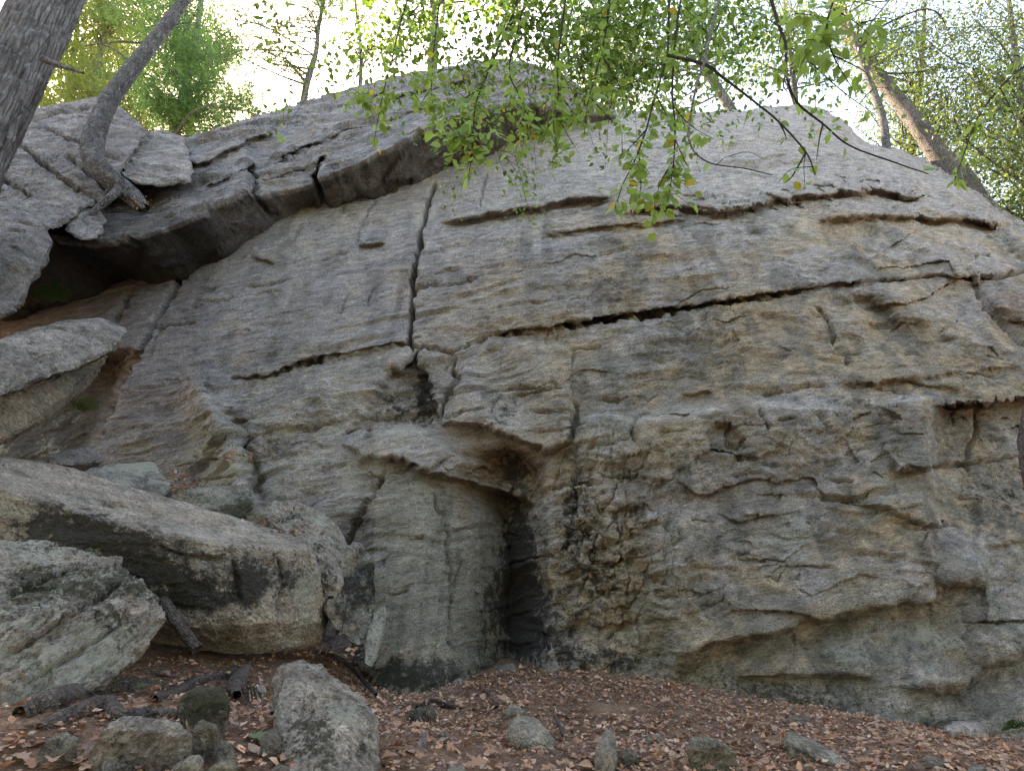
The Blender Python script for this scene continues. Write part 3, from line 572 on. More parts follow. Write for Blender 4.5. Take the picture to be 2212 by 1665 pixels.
def build_ledge():
    px1 = np.arange(-340, 1331, 2.4); nc = len(px1); nr = 150
    L = np.array(LIP); lip = np.interp(px1, L[:, 0], L[:, 1]) + 3 * fbm(px1 / 30, 0 * px1, 8.1, 3); ly = np.interp(px1, L[:, 0], L[:, 2])
    ly = smooth_grid(ly[None, :].repeat(3, 0), 2)[1]
    cr = np.interp(px1, *np.array(CREST).T) + 2.5 * fbm(px1 / 40, 0 * px1, 1.1, 3)
    s = np.linspace(0, 1, nr)[:, None]
    py = lip + (cr - lip) * s; px = np.broadcast_to(px1, py.shape).copy()
    yc = np.interp(px1, [-340, 400, 700, 1100, 1330], [8.6, 9.2, 9.9, 10.6, 10.0])
    Y = ly + (yc - ly) * (0.75 * s + 0.25 * s ** 3)
    jx = px + 5 * fbm(px / 45, py / 45, 1.3, 3); jy = py + 5 * fbm(px / 45, py / 45, 7.7, 3)
    M = 0.38 * step(jx, jy, [(392, 352), (425, 358), (470, 340), (505, 322), (545, 300), (590, 286)], 2.5, 46, None, 16)
    M = M + 0.22 * step(jx, jy, [(590, 362), (615, 345), (644, 326), (668, 314), (700, 306)], 2.5, 34, 12, 15)
    M = M + 0.26 * step(jx, jy, [(842, 214), (880, 206), (921, 196), (960, 184), (1010, 178)], 2.2, 26, 12, 15)
    M = M + 0.22 * step(jx, jy, [(1100, 196), (1140, 188), (1185, 182), (1250, 190)], 2.2, 24, 10, 15)
    M = M + 0.16 * step(jx, jy, [(440, 405), (500, 380), (548, 362), (560, 350)], 2.5, 30, 10, 15)
    M = M + 0.14 * step(jx, jy, [(700, 300), (760, 280), (840, 262), (900, 240), (980, 222)], 2.2, 30, 10, 30)
    M = M + 0.14 * step(jx, jy, [(560, 396), (610, 378), (674, 358), (690, 350)], 2.5, 14, 6, 10)
    M = M + 0.12 * step(jx, jy, [(620, 270), (700, 250), (790, 226), (850, 215)], 2.2, 24, 8, 30)
    M = M - 0.5 * crack(jx, jy, [(697, 344), (688, 362), (682, 384), (680, 415)], 5, False) - 0.2 * crack(jx, jy, [(538, 372), (552, 390), (548, 425)], 5, False)
    M = M + 0.16 * fbm(px / 150, py / 60, 3.1, 3, seed=7.0)
    P = at(px, py, Y - M); n = grid_normals(smooth_grid(P, 4)); n = np.where(n[..., 1:2] > 0, -n, n)
    one = np.ones(px.shape)
    P = P + n * relief(P * np.array([1, 1, 1.3]), px, py, dict(wave=1.0 * one, leaf=1.5 * one, plate=0.7 * one, rough=0.35 * one))[..., None]
    # underside going back into the dark, top running back from the crest
    U = []; SM = smooth_grid(P[:3].mean(0)[None].repeat(3, 0), 150)[1]
    for b in np.concatenate([[3.0, 2.3], np.linspace(1.9, 0.02, 34)]):
        k = min(1, b / 0.7); q = P[0] * (1 - k) + SM * k; q[:, 1] += b; q[:, 2] += -0.02 - 0.04 * b + min(b, .6) * (0.22 * plates(q[:, 0] * 1.3 + b * .6, b * 1.7 + 0 * q[:, 0], 5, 1.2)[0] + 0.12 * fbm(q[:, 0] * 2.6, b * 3 + 0 * q[:, 0], 2.0, 3))
        q[:, 2] += 0.12 * min(b, 2) * sst(470, 380, px1); U.append(q)
    T = []
    for b in (0.08, 0.25, 0.6, 1.2, 2.2):
        q = P[-1].copy(); q[:, 1] += b; q[:, 2] += 0.08 * min(b, 1) - 0.06 * b + min(1, b) * 0.08 * fbm(q[:, 0] * 2, q[:, 1] * 2, 1.0, 3); T.append(q)
    x, v = P[..., 0], P[..., 2]
    n1 = fbm(x * 0.8, v * 1.6, 3.3, 4, 0.6, seed=19.0); n2 = fbm(x * 2.5, v * 4.6, 1.1, 4, 0.62, seed=13.0)
    c = np.zeros(P.shape) + np.array((0.255, 0.248, 0.262)); c = lerp3(c, (0.33, 0.325, 0.34), sst(0, .6, n2)); c = lerp3(c, (0.30, 0.25, 0.20), 0.6 * sst(0.05, .6, n1)); c = lerp3(c, SLATE, 0.6 * sst(0.1, .6, -n2))
    under = np.zeros((len(U),) + c.shape[1:]) + np.array((0.125, 0.114, 0.108)); under = lerp3(under, (0.05, 0.046, 0.043), sst(480, 400, px)[:1].repeat(len(U), 0)); under[-2:] = c[0]  # cave ceiling at left painted near-black for its shade
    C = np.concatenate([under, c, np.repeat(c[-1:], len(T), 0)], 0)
    m = np.zeros(C.shape); m[len(U):, :, 1] = 0.25; m[len(U):len(U) + nr, :, 2] = 0.35 * sst(0.0, 0.6, -n1)
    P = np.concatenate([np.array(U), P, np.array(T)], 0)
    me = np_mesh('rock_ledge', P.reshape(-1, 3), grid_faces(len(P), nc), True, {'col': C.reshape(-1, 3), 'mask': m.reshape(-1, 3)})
    o = link('rock_ledge', me, ROCK); tag(o, 'overhanging upper rock ledge with a dark brown underside above the cliff face', 'rock ledge')
build_ledge()

# ---------------------------------------------------------------- boulders from hulls
def hull_tris(pts, L, eps):
    """convex hull of the points, broken into small triangles on the side one can see"""
    bm = bmesh.new()
    for p in pts: bm.verts.new(p)
    r = bmesh.ops.convex_hull(bm, input=bm.verts)
    loose = [v for v in bm.verts if not v.link_faces]
    if loose: bmesh.ops.delete(bm, geom=loose, context='VERTS')
    bmesh.ops.dissolve_limit(bm, angle_limit=R(5), verts=bm.verts, edges=bm.edges)
    bmesh.ops.bevel(bm, geom=list(bm.edges), offset=L * 0.7, segments=1, affect='EDGES', clamp_overlap=True)
    bmesh.ops.triangulate(bm, faces=bm.faces); bmesh.ops.recalc_face_normals(bm, faces=bm.faces); cv = Vector((0, 0, CAMZ))
    for it in range(10):
        bm.normal_update()
        seen = lambda e: any(f.normal.dot(cv - f.calc_center_median()) > -0.15 for f in e.link_faces)
        es = [e for e in bm.edges if e.calc_length() > (L * 1.4 if it > 4 else L * 1.4 * 2 ** (4 - it)) and (it < 4 or seen(e))]
        if not es:
            if it > 4: break
            continue
        bmesh.ops.subdivide_edges(bm, edges=es, cuts=1); bmesh.ops.triangulate(bm, faces=[f for f in bm.faces if len(f.verts) > 3])
        if len(bm.faces) > 90000: break
    V = np.array([v.co[:] for v in bm.verts]); bm.verts.index_update(); Fq = np.array([[v.index for v in f.verts] for f in bm.faces]); bm.free()
    return V, Fq
def rock_mesh(name, pts, n=40, sharp=26, axis=(0.25, -0.15, 1), leaf=1.0, rough=1.0, col=GREY, col2=SLATE, moss=0.1, lich=0.3, stain=0.0, mossz=0.0, seed=0, scale=None, cracks=None, spots=()):
    pts = np.array(pts, float); mu = pts.mean(0); w = np.linalg.eigvalsh(np.cov((pts - mu).T)); sc = np.sqrt(np.maximum(w, 1e-6))
    V, Fq = hull_tris(pts, 360.0 / n / F * np.linalg.norm(mu - np.array([0, 0, CAMZ])), 0.006 * sharp ** 0)
    def vnorm(V):
        a = np.cross(V[Fq[:, 1]] - V[Fq[:, 0]], V[Fq[:, 2]] - V[Fq[:, 0]]); nv = np.zeros_like(V)
        for k in range(3): np.add.at(nv, Fq[:, k], a)
        return nv / (np.linalg.norm(nv, axis=1)[:, None] + 1e-12)
    nv = vnorm(V); size = min(0.62, scale or float(np.sqrt(sc.max() * np.sort(sc)[1])) * 1.6)
    ax = np.array(axis, float); ax /= np.linalg.norm(ax); s1 = np.cross(ax, (0.3, 1, 0.2)); s1 /= np.linalg.norm(s1); s2 = np.cross(ax, s1)
    a, b, e = V @ ax + seed * 3.1, V @ s1 + seed, V @ s2 + seed * 2
    K = 1 / size; h = 0.028 * size * rough * fbm(b * K * 1.5, e * K * 1.5, a * K * 2.2, 4, 0.5, seed=seed * 1.3)
    aw = a + 0.05 * size * fbm(b * K * 2, e * K * 2, a * K * 2, 2)
    for sp, am in ((0.22, 0.055), (0.10, 0.034), (0.045, 0.016)):
        t = aw / (sp * size) + 0.7 * fbm(b * K * 0.9, e * K * 0.9, a * K / sp * .2, 2, seed=sp * 40); fr = t - np.floor(t)
        kk = sst(-0.05, 0.35, fbm(b * K * 1.6, e * K * 1.6, np.floor(t) * 1.7, 2, seed=seed + sp * 9)); h = h + leaf * am * size * kk * (sst(0, .14, fr) * (1 - fr) - .35)
    top = np.abs(nv @ ax) ** 2; wb = 0.2 * fbm(b * K * 3, e * K * 3, a * K * 3, 2)
    for q_, am in ((1.6, .12), (3.6, .085), (8.0, .045), (18., .020)):
        p1, _ = plates((b + e) * K * q_ + wb, a * K * q_ * 2.0 + wb, 40 + int(q_), 1.6, .45); p2, _ = plates(b * K * q_ + wb, e * K * q_ + wb, 60 + int(q_), 1.6, .35)
        h = h + am * size * rough * ((1 - top) * p1 + 0.6 * top * p2)
    h = h + rough * 0.016 * size * ridged(b * K * 5, e * K * 5, a * K * 9, 3, .55, seed=seed)
    V = V + nv * h[:, None]
    if cracks:
        px, py, _ = project(V); px = px + 3 * fbm(px / 20, py / 20, 1, 2); py = py + 3 * fbm(px / 20, py / 20, 5, 2); g = 0
        for (pl, w_, d_) in cracks: g = g + d_ * crack(px, py, pl, w_)
        V = V - nv * np.asarray(g)[:, None] * (nv[:, 1:2] < 0.1)
    nv = vnorm(V)
    x, y, z = V.T; n1 = fbm(x * 1.3 + seed, y * 1.3, z * 2.6, 4, 0.6, seed=seed * 2 + 1); n2 = fbm(x * 3.1, y * 3.1 + seed, z * 6, 4, .6, seed=seed + 5)
    C = np.zeros((len(V), 3)) + np.array(col); C = lerp3(C, col2, 0.75 * sst(-0.1, 0.6, n1)); C = lerp3(C, PALE, 0.35 * sst(0.1, .7, n2)); C = lerp3(C, (0.27, 0.19, 0.12), .35 * sst(.2, .7, -n2))
    m = np.stack([np.clip(moss * (0.6 + n1) + mossz * sst(0.2, 0.8, nv[:, 2]) * (.5 + n1), 0, 1), np.clip(lich * (0.6 + n2), 0, 1), np.clip(stain * (0.7 + n1), 0, 1)], -1)
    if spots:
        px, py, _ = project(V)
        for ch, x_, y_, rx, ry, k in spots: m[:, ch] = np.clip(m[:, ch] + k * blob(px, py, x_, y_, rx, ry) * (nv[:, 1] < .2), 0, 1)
    return np_mesh(name, V, Fq, False, {'col': C, 'mask': m})
def boulder(name, label, vis, back=(0, 0.8, 0), extra=(), shrink=0.85, group=None, cat='boulder', **kw):
    """vis: (px, py, depth) of the corners one sees; the far side is set behind them"""
    P = np.array([at(a, b, y) for a, b, y in vis]); cv = np.array([0, 0, CAMZ])
    Bk = cv + (P - cv) * (1 + back[1] / P[:, 1:2]); c = Bk.mean(0); Bk = c + (Bk - c) * shrink + np.array([back[0], 0, back[2]])
    X = [at(a, b, y) for a, b, y in extra]
    pts = np.concatenate([P, Bk] + ([np.array(X)] if X else []))
    o = link(name, rock_mesh(name, pts, **kw), ROCK_B if len(label) % 2 else ROCK_C); tag(o, label, cat, group)
    return o

# upper left pile
boulder('boulder', 'domed layered boulder on the skyline beneath the curved tree', [(-160, 330, 6.6), (-40, 262, 7.2), (90, 238, 7.6), (215, 216, 7.9), (262, 236, 7.9), (318, 284, 7.7), (272, 346, 7.1), (238, 405, 6.8), (215, 440, 6.6), (60, 478, 6.3), (-40, 470, 6.2), (-180, 470, 6.0), (130, 330, 6.8)],
        back=(0, 2.2, 0.3), n=100, sharp=34, axis=(0.42, -0.25, 1), leaf=0.75, rough=.55, col=(0.25, 0.24, 0.245), lich=0.25, stain=.2, seed=1,
        cracks=[([(102, 278), (150, 300), (190, 312), (260, 345)], 2.8, .14), ([(142, 329), (180, 360), (230, 407)], 2.8, .16), ([(30, 300), (90, 350), (150, 395), (215, 440)], 3.4, .2), ([(0, 380), (60, 420), (130, 470)], 3, .14), ([(60, 262), (130, 240), (200, 232)], 4, .08)])
boulder('boulder', 'pale angular block wedged between the domed boulder and the overhang', [(300, 300, 8.1), (345, 284, 8.4), (396, 298, 8.4), (400, 330, 8.0), (418, 372, 7.4), (405, 392, 7.2), (355, 402, 7.1), (300, 398, 7.0), (262, 376, 7.0), (272, 346, 7.3)],
        back=(0, 1.2, 0.1), n=80, sharp=30, axis=(0.5, -0.3, 1), leaf=.8, rough=.7, col=(0.30, 0.285, 0.28), lich=.3, seed=2)
boulder('boulder', 'tilted slab of layered rock below the domed boulder', [(-150, 500, 5.9), (-20, 440, 6.2), (60, 440, 6.4), (200, 440, 6.6), (212, 425, 6.7), (236, 412, 6.9), (180, 448, 6.5), (130, 490, 6.2), (90, 500, 6.0), (0, 520, 5.8), (-150, 560, 5.6), (60, 470, 6.1)],
        back=(0, 1.2, 0.2), n=70, sharp=26, axis=(0.42, -0.25, 1), leaf=.8, rough=.7, col=(0.26, 0.25, 0.25), lich=.35, seed=3)
boulder('boulder', 'small square block under the lip of the overhang at left', [(142, 492, 6.3), (160, 462, 6.5), (196, 450, 6.6), (226, 462, 6.6), (228, 488, 6.4), (206, 518, 6.2), (180, 516, 6.15), (150, 505, 6.2)], back=(0, .7, 0), n=40, col=(0.27, 0.26, 0.255), seed=4)
boulder('boulder', 'rounded boulder at the left edge beside the dark cave', [(-160, 480, 5.4), (-30, 447, 5.7), (45, 452, 5.8), (88, 480, 5.8), (114, 522, 5.8), (100, 565, 5.6), (70, 610, 5.5), (40, 660, 5.3), (-20, 700, 5.1), (-160, 720, 5.0), (20, 560, 5.2)],
        back=(0, 1.6, 0), n=80, sharp=14, axis=(0.5, -0.4, 1), leaf=.5, rough=.6, col=(0.225, 0.22, 0.215), lich=.25, seed=5)
# leaning slabs half-way up at left
boulder('boulder', 'long pale slab leaning towards the cliff at the left edge', [(-160, 790, 3.9), (0, 742, 4.4), (60, 724, 4.7), (120, 712, 5.0), (200, 704, 5.4), (262, 734, 5.5), (240, 758, 5.3), (130, 806, 4.7), (0, 852, 4.1), (-160, 905, 3.7), (60, 770, 4.4), (150, 745, 5.0)],
        back=(0.15, 0.9, 0.15), n=80, sharp=30, axis=(0.35, -0.7, 1), leaf=.8, rough=.7, col=(0.31, 0.295, 0.28), lich=.3, seed=6)
boulder('boulder', 'tan slab tucked beneath the long leaning slab', [(-160, 925, 3.9), (0, 868, 4.3), (120, 818, 4.8), (232, 766, 5.4), (205, 800, 5.3), (150, 850, 4.95), (90, 905, 4.6), (30, 940, 4.35), (-40, 965, 4.15), (-160, 985, 4.0), (60, 870, 4.5)],
        back=(0.1, 0.7, 0.0), n=70, sharp=24, axis=(0.35, -0.6, 1), leaf=.8, rough=.8, col=(0.30, 0.255, 0.20), lich=.15, seed=7)
# long flat-topped block
def plane_of(a, b, c):
    a, b, c = (at(*q) for q in (a, b, c)); nn = np.cross(b - a, c - a); return nn, float(nn @ a)
def on(pl, pts):
    o_ = []
    for (a, b) in pts:
        q, m = ray_qm(a, b); d = np.array([float(q), 1.0, float(m)]); y = (pl[1] - pl[0][2] * CAMZ) / float(pl[0] @ d); o_.append((a, b, y))
    return o_
PT = plane_of((0, 984, 4.45), (664, 1163, 5.05), (330, 1152, 4.0)); FE = on(PT, [(662, 1188), (590, 1180), (480, 1176), (330, 1152), (200, 1102), (80, 1055), (0, 1038), (-200, 1000)])
BLK = on(PT, [(-200, 962), (0, 984), (110, 1000), (190, 1028), (340, 1088), (470, 1112), (600, 1156), (664, 1163)]) + FE
PFr = plane_of(FE[1], FE[5], (460, 1356, FE[2][2] + .12)); BLK += on(PFr, [(-200, 1230), (60, 1240), (240, 1300), (400, 1335), (460, 1356), (525, 1358), (585, 1340)]) + [(692, 1345, FE[0][2] + .3), (702, 1295, FE[0][2] + .3), (682, 1205, FE[0][2] + .15)]
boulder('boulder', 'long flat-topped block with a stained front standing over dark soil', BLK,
        back=(0.1, 0.30, -0.2), shrink=.96, n=100, sharp=70, axis=(0.18, -0.35, 1), leaf=.35, rough=.3, col=(0.39, 0.35, 0.305), col2=(0.25, 0.24, 0.22), lich=.3, stain=.05, moss=.1, seed=8, spots=[(2, 120, 1140, 120, 60, .55), (2, 300, 1210, 110, 60, .6), (2, 400, 1280, 100, 60, .5), (2, 540, 1250, 40, 80, .55), (2, 620, 1230, 40, 50, .5), (1, 350, 1240, 120, 80, .4), (1, 660, 1280, 50, 70, .5), (0, 380, 1300, 60, 40, .4), (2, 200, 1150, 220, 50, .3), (2, 450, 1280, 200, 60, .3)],  # genuine front stain, spread wider to paint the face's shade too
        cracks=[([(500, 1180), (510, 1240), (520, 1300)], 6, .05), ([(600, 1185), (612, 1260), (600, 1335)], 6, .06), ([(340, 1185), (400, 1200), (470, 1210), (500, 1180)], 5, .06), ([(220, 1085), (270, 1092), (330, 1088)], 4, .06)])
boulder('boulder', 'lichen-crusted thin slab lying on the long flat-topped block', [(172, 1016, 5.0), (235, 1003, 5.4), (330, 999, 5.7), (378, 1050, 5.5), (345, 1084, 5.2), (300, 1088, 5.05), (220, 1076, 4.85)], back=(0, .2, -.18), shrink=.95, n=50, sharp=30, axis=(.1, -.3, 1), leaf=.6, rough=.5, col=(0.30, 0.31, 0.285), lich=.75, seed=9)
boulder('boulder', 'small dark thin slab at the mouth of the left gully', [(100, 984, 5.0), (150, 974, 5.3), (194, 967, 5.5), (222, 992, 5.4), (180, 1002, 5.2), (125, 1000, 4.95)], back=(0, .2, -.12), n=30, sharp=26, axis=(.1, -.3, 1), col=(0.24, 0.235, 0.235), seed=10)
boulder('boulder', 'upright wedge of rock jammed between the long block and the cliff', [(566, 1108, 5.15), (584, 1090, 5.2), (632, 1084, 5.35), (660, 1098, 5.4), (692, 1122, 5.4), (738, 1198, 5.3), (738, 1262, 5.15), (704, 1292, 5.0), (690, 1235, 4.95), (668, 1178, 4.95), (610, 1135, 5.0)], back=(.15, .5, .0), n=70, sharp=26, axis=(0.6, -0.2, 0.5), leaf=1.0, rough=1.0, col=(0.34, 0.325, 0.30), lich=.35, stain=.1, seed=11, spots=[(2, 625, 1125, 40, 28, .6), (2, 690, 1190, 30, 45, .55), (2, 715, 1260, 25, 30, .5), (1, 690, 1120, 30, 20, .5)])  # dark spots paint the shaded left face, pale spot the lit ridge
boulder('boulder', 'mossy rounded boulder at the foot of the rib above the long block', [(372, 1078, 5.2), (400, 1058, 5.35), (470, 1062, 5.5), (545, 1048, 5.65), (548, 1090, 5.4), (520, 1128, 5.3), (470, 1142, 5.15), (395, 1118, 5.05)], back=(0, .6, 0), n=60, sharp=14, rough=.8, col=(0.24, 0.245, 0.215), moss=.25, lich=.35, seed=12, spots=[(0, 470, 1115, 75, 25, .7), (2, 470, 1128, 75, 20, .5), (0, 530, 1085, 25, 40, .5)])
boulder('boulder', 'dark rough boulder between the alcove slab and the wedge', [(735, 1205, 5.3), (770, 1180, 5.5), (800, 1200, 5.6), (808, 1290, 5.5), (800, 1380, 5.35), (770, 1395, 5.2), (725, 1362, 5.05), (705, 1330, 5.0), (715, 1270, 5.1)], back=(0, .6, 0), n=60, sharp=18, axis=(.5, -.2, 1), leaf=1.2, rough=1., col=(0.23, 0.225, 0.20), lich=.35, stain=.5, moss=.25, seed=13)
boulder('boulder', 'slim pale upright flake at the left foot of the alcove slab', [(806, 1330, 5.35), (818, 1312, 5.45), (832, 1312, 5.45), (836, 1330, 5.4), (824, 1370, 5.35), (816, 1410, 5.3), (800, 1440, 5.2), (788, 1435, 5.15), (792, 1380, 5.25)], back=(0, .25, 0), n=30, sharp=18, axis=(1, 0, .2), col=(0.33, 0.34, 0.31), lich=.6, seed=14)
# lichen boulder in the left foreground
boulder('boulder', 'big lichen and moss covered boulder in the left foreground', [(-160, 1190, 3.3), (0, 1172, 3.6), (100, 1174, 3.8), (180, 1196, 3.85), (240, 1204, 3.85), (330, 1272, 3.7), (356, 1330, 3.55), (322, 1390, 3.4), (232, 1482, 3.1), (120, 1512, 2.85), (0, 1530, 2.75), (-160, 1540, 2.65), (80, 1330, 2.95)],
        back=(-.1, 0.7, -.1), n=104, sharp=24, axis=(-0.55, -0.35, 1), leaf=.55, rough=.75, col=(0.34, 0.305, 0.275), col2=(0.25, 0.23, 0.20), moss=.42, lich=.6, stain=.22, seed=15, spots=[(0, 70, 1260, 60, 40, .35), (0, 250, 1320, 60, 40, .4), (1, 120, 1260, 50, 40, .4), (1, 290, 1360, 50, 40, .5), (1, 210, 1440, 40, 30, .4), (2, 240, 1290, 30, 20, .4)],
        cracks=[([(0, 1420), (90, 1370), (200, 1300), (260, 1260)], 5, .05), ([(40, 1480), (150, 1420), (260, 1350)], 4, .04), ([(0, 1300), (70, 1260), (160, 1225)], 4, .04)])
boulder('boulder', 'flat rock slab poking out behind the lichen boulder', [(-120, 1172, 3.7), (0, 1160, 4.0), (58, 1153, 4.15), (78, 1178, 4.05), (20, 1208, 3.85), (-120, 1225, 3.6)], back=(0, .3, -.1), n=30, sharp=24, col=(0.31, 0.30, 0.285), seed=16)

# ================================================================== THE GROUND
CTRL = [(1110, 1428, 6.85), (830, 1484, 5.85), (960, 1476, 5.95), (700, 1425, 5.7), (560, 1402, 5.2), (440, 1395, 4.9), (1190, 1438, 6.5), (1260, 1450, 6.2), (1440, 1472, 6.05), (1620, 1502, 6.1), (1880, 1550, 6.25), (2212, 1578, 6.6), (300, 1440, 4.2), (0, 1525, 2.75), (200, 1500, 3.2), (400, 1500, 3.6), (560, 1500, 4.0), (0, 1665, 2.2), (300, 1665, 2.3), (600, 1665, 2.55), (1000, 1665, 3.0), (1400, 1665, 3.3), (1800, 1665, 3.4), (2212, 1665, 3.5), (1000, 1560, 4.4), (1400, 1560, 4.5), (1800, 1600, 4.3), (700, 1540, 3.9)]
CW = [at(a, b, y) for a, b, y in CTRL] + [np.array(p) for p in ((-4, 6, 1.2), (-7, 5, 1.6), (-4, 2, -0.35), (0, 0.4, -0.95), (-3, -1, -1.1), (3, -1, -1.3), (4, 1, -1.0), (7, 3, -0.9), (7, 6, -0.7), (0, 9, 0.3), (5, 9, -0.2), (-10, -4, -1.0), (10, -4, -2.0), (0, -6, -2.0), (-12, 8, 2), (12, 8, -1.0))]
CW = np.array(CW)
def tps(r2): return 0.5 * r2 * np.log(r2 + 1e-9)
_n = len(CW); _K = tps(((CW[:, None, :2] - CW[None, :, :2]) ** 2).sum(-1)) + 0.02 * np.eye(_n); _Pm = np.c_[np.ones(_n), CW[:, :2]]
_sol = np.linalg.solve(np.block([[_K, _Pm], [_Pm.T, np.zeros((3, 3))]]), np.r_[CW[:, 2], 0, 0, 0])
def gz(x, y):
    x = np.asarray(x, float); y = np.asarray(y, float)
    xc, yc = np.clip(x, -12, 12), np.clip(y, -6, 9)
    r = _sol[_n] + _sol[_n + 1] * xc + _sol[_n + 2] * yc
    for k in range(_n): r = r + _sol[k] * tps((xc - CW[k, 0]) ** 2 + (yc - CW[k, 1]) ** 2)
    out_ = np.hypot(x - xc, y - yc)
    return r - 0.06 * np.minimum(out_, 60) + 0.035 * fbm(x * 1.1, y * 1.1, 0.4, 4, .5) + 0.012 * fbm(x * 6, y * 6, 1.4, 3, .5)
def hit(px, py, h=0.0):
    """where the line through a frame point meets the ground raised by h"""
    Y = np.linspace(1.6, 7.5, 300); P = at(px, py, Y); d = P[:, 2] - gz(P[:, 0], P[:, 1]) - h
    k = np.where(d <= 0)[0]
    k = k[0] if len(k) else int(np.argmin(np.abs(d)))
    return P[k]
def build_ground():
    xs = np.concatenate([-np.geomspace(9, 400, 40)[::-1], np.linspace(-8.9, 8.9, 300), np.geomspace(9, 400, 40)])
    ys = np.concatenate([-np.geomspace(2.2, 400, 46)[::-1], np.linspace(-2.1, 7.4, 230), np.linspace(7.6, 9, 8)])
    X, Y = np.meshgrid(xs, ys); Z = gz(X, Y)
    me = np_mesh('ground', np.stack([X, Y, Z], -1).reshape(-1, 3), grid_faces(len(ys), len(xs)), True)
    o = link('ground', me, SOIL); tag(o, 'brown soil slope strewn with needles at the foot of the cliff', 'ground', kind='structure')
build_ground()
def build_hilltop():
    px = np.linspace(-330, 2550, 160)
    wt = np.interp(px, *np.array(WALL_TOP).T); cr = np.interp(px, *np.array(CREST).T)
    W0 = at(px, wt, base_depth(px, wt)); W0[:, 1] += 2.6
    L0 = at(px, cr, np.interp(px, [-340, 400, 700, 1100, 1330], [8.6, 9.2, 9.9, 10.6, 10.0])); L0[:, 1] += 1.7
    k = sst(1330, 1290, px)[:, None]; A = W0 * (1 - k) + L0 * k; A[:, 2] -= 0.35; rows = []
    for b in (0, 1, 2.5, 5, 9, 15, 25, 45, 90):
        P = A.copy(); P[:, 1] += b; P[:, 2] += -0.05 * b + 0.15 * fbm(P[:, 0] * .5, P[:, 1] * .5, 1, 2); rows.append(P)
    me = np_mesh('hilltop', np.array(rows).reshape(-1, 3), grid_faces(len(rows), len(px)), True)
    tag(link('hilltop', me, SOIL), 'wooded ground on top of the cliff', 'ground', kind='structure')
build_hilltop()

# ---------------------------------------------------------------- stones lying on the ground
def stone(name, label, outline, h=0.08, n=26, **kw):
    """outline in the frame, lower edge first is not needed: upper points are taken at height h above the soil"""
    ys = [p[1] for p in outline]; lo, hi = max(ys), min(ys); pts = []
    for (a, b) in outline:
        t = (lo - b) / (lo - hi + 1e-6); p = hit(a, b, h * min(1, 1.4 * t)); pts.append(p)
    kw['col'] = tuple(np.array(kw.get('col', GREY)) * np.array((.86, .80, .76))); kw['rough'] = .75
    P = np.array(pts); c = P.mean(0); B = c + (P - c) * 0.9; B[:, 2] -= 0.10 + h * 0.4; B[:, 1] += h * 0.3
    o = link(name, rock_mesh(name, np.concatenate([P, B]), n=n, sharp=kw.pop('sharp', 20), **kw), ROCK_C if len(label) % 2 else ROCK_B); tag(o, label, 'stone', 'stones on the ground')
    return o
boulder('stone', 'tall moss-fronted rock standing in the foreground leaf litter', [(596, 1446, 3.2), (636, 1424, 3.3), (692, 1440, 3.3), (760, 1490, 3.15), (808, 1552, 2.95), (748, 1556, 2.72), (680, 1490, 2.92), (772, 1740, 2.4), (630, 1740, 2.4), (600, 1600, 2.75), (812, 1700, 2.6)],
        back=(.0, .22, -.1), cat='stone', group='stones on the ground', n=84, sharp=24, axis=(.5, -.4, .8), leaf=.6, rough=.8, col=(0.335, 0.305, 0.275), col2=(0.24, 0.225, 0.20), moss=.15, lich=.3, stain=.1, seed=21, spots=[(0, 680, 1590, 70, 80, .55), (2, 690, 1650, 80, 40, .35), (1, 750, 1540, 25, 30, .6), (2, 785, 1620, 25, 50, .5)])  # real moss in front; last dark spot paints the right side's shade
stone('stone', 'blocky mossy stone beside the hanging rootlets', [(388, 1512), (402, 1488), (432, 1478), (488, 1486), (498, 1508), (470, 1548), (400, 1556)], h=0.16, n=44, col=(0.31, 0.28, 0.235), moss=.6, lich=.2, seed=22)
stone('stone', 'pale wavy-grained stone with a dark underside at lower left', [(190, 1632), (208, 1596), (232, 1570), (276, 1546), (330, 1548), (384, 1562), (418, 1592), (404, 1614), (340, 1636), (262, 1652)], h=0.16, n=60, axis=(0.7, -.5, .6), leaf=1.3, col=(0.36, 0.345, 0.335), lich=.1, seed=23)
stone('stone', 'striped upright stone right of the pale wavy stone', [(416, 1566), (432, 1546), (476, 1562), (470, 1590), (450, 1612), (420, 1596)], h=0.14, n=34, axis=(1, 0, .4), col=(0.23, 0.235, 0.225), seed=24)
stone('stone', 'grey stone below the striped one', [(462, 1612), (476, 1592), (504, 1600), (508, 1628), (480, 1648), (460, 1640)], h=0.1, n=26, col=(0.22, 0.22, 0.21), seed=25)
stone('stone', 'tilted pale shard at the bottom edge left of the flat shard', [(352, 1672), (380, 1650), (436, 1620), (440, 1640), (410, 1690), (360, 1700)], h=0.12, n=30, axis=(.8, 0, .5), col=(0.33, 0.32, 0.29), lich=.3, seed=26)
stone('stone', 'flat greenish shard cut by the bottom edge', [(420, 1680), (460, 1645), (512, 1633), (516, 1650), (480, 1690), (430, 1700)], h=0.12, n=30, col=(0.30, 0.305, 0.25), seed=27)
stone('stone', 'dark mossy stone under the pale wavy stone', [(215, 1660), (240, 1638), (275, 1642), (290, 1665), (260, 1690), (222, 1690)], h=0.1, n=28, col=(0.17, 0.18, 0.15), moss=.4, seed=28)
stone('stone', 'small light grey stone beside the mossy standing rock', [(532, 1492), (545, 1480), (572, 1476), (577, 1490), (552, 1502), (536, 1504)], h=0.06, n=20, col=(0.35, 0.34, 0.33), seed=29)
stone('stone', 'half-buried dark stone at the far lower left', [(70, 1640), (95, 1590), (150, 1575), (175, 1590), (150, 1640), (90, 1660)], h=0.1, n=36, col=(0.17, 0.16, 0.145), moss=.3, seed=30)
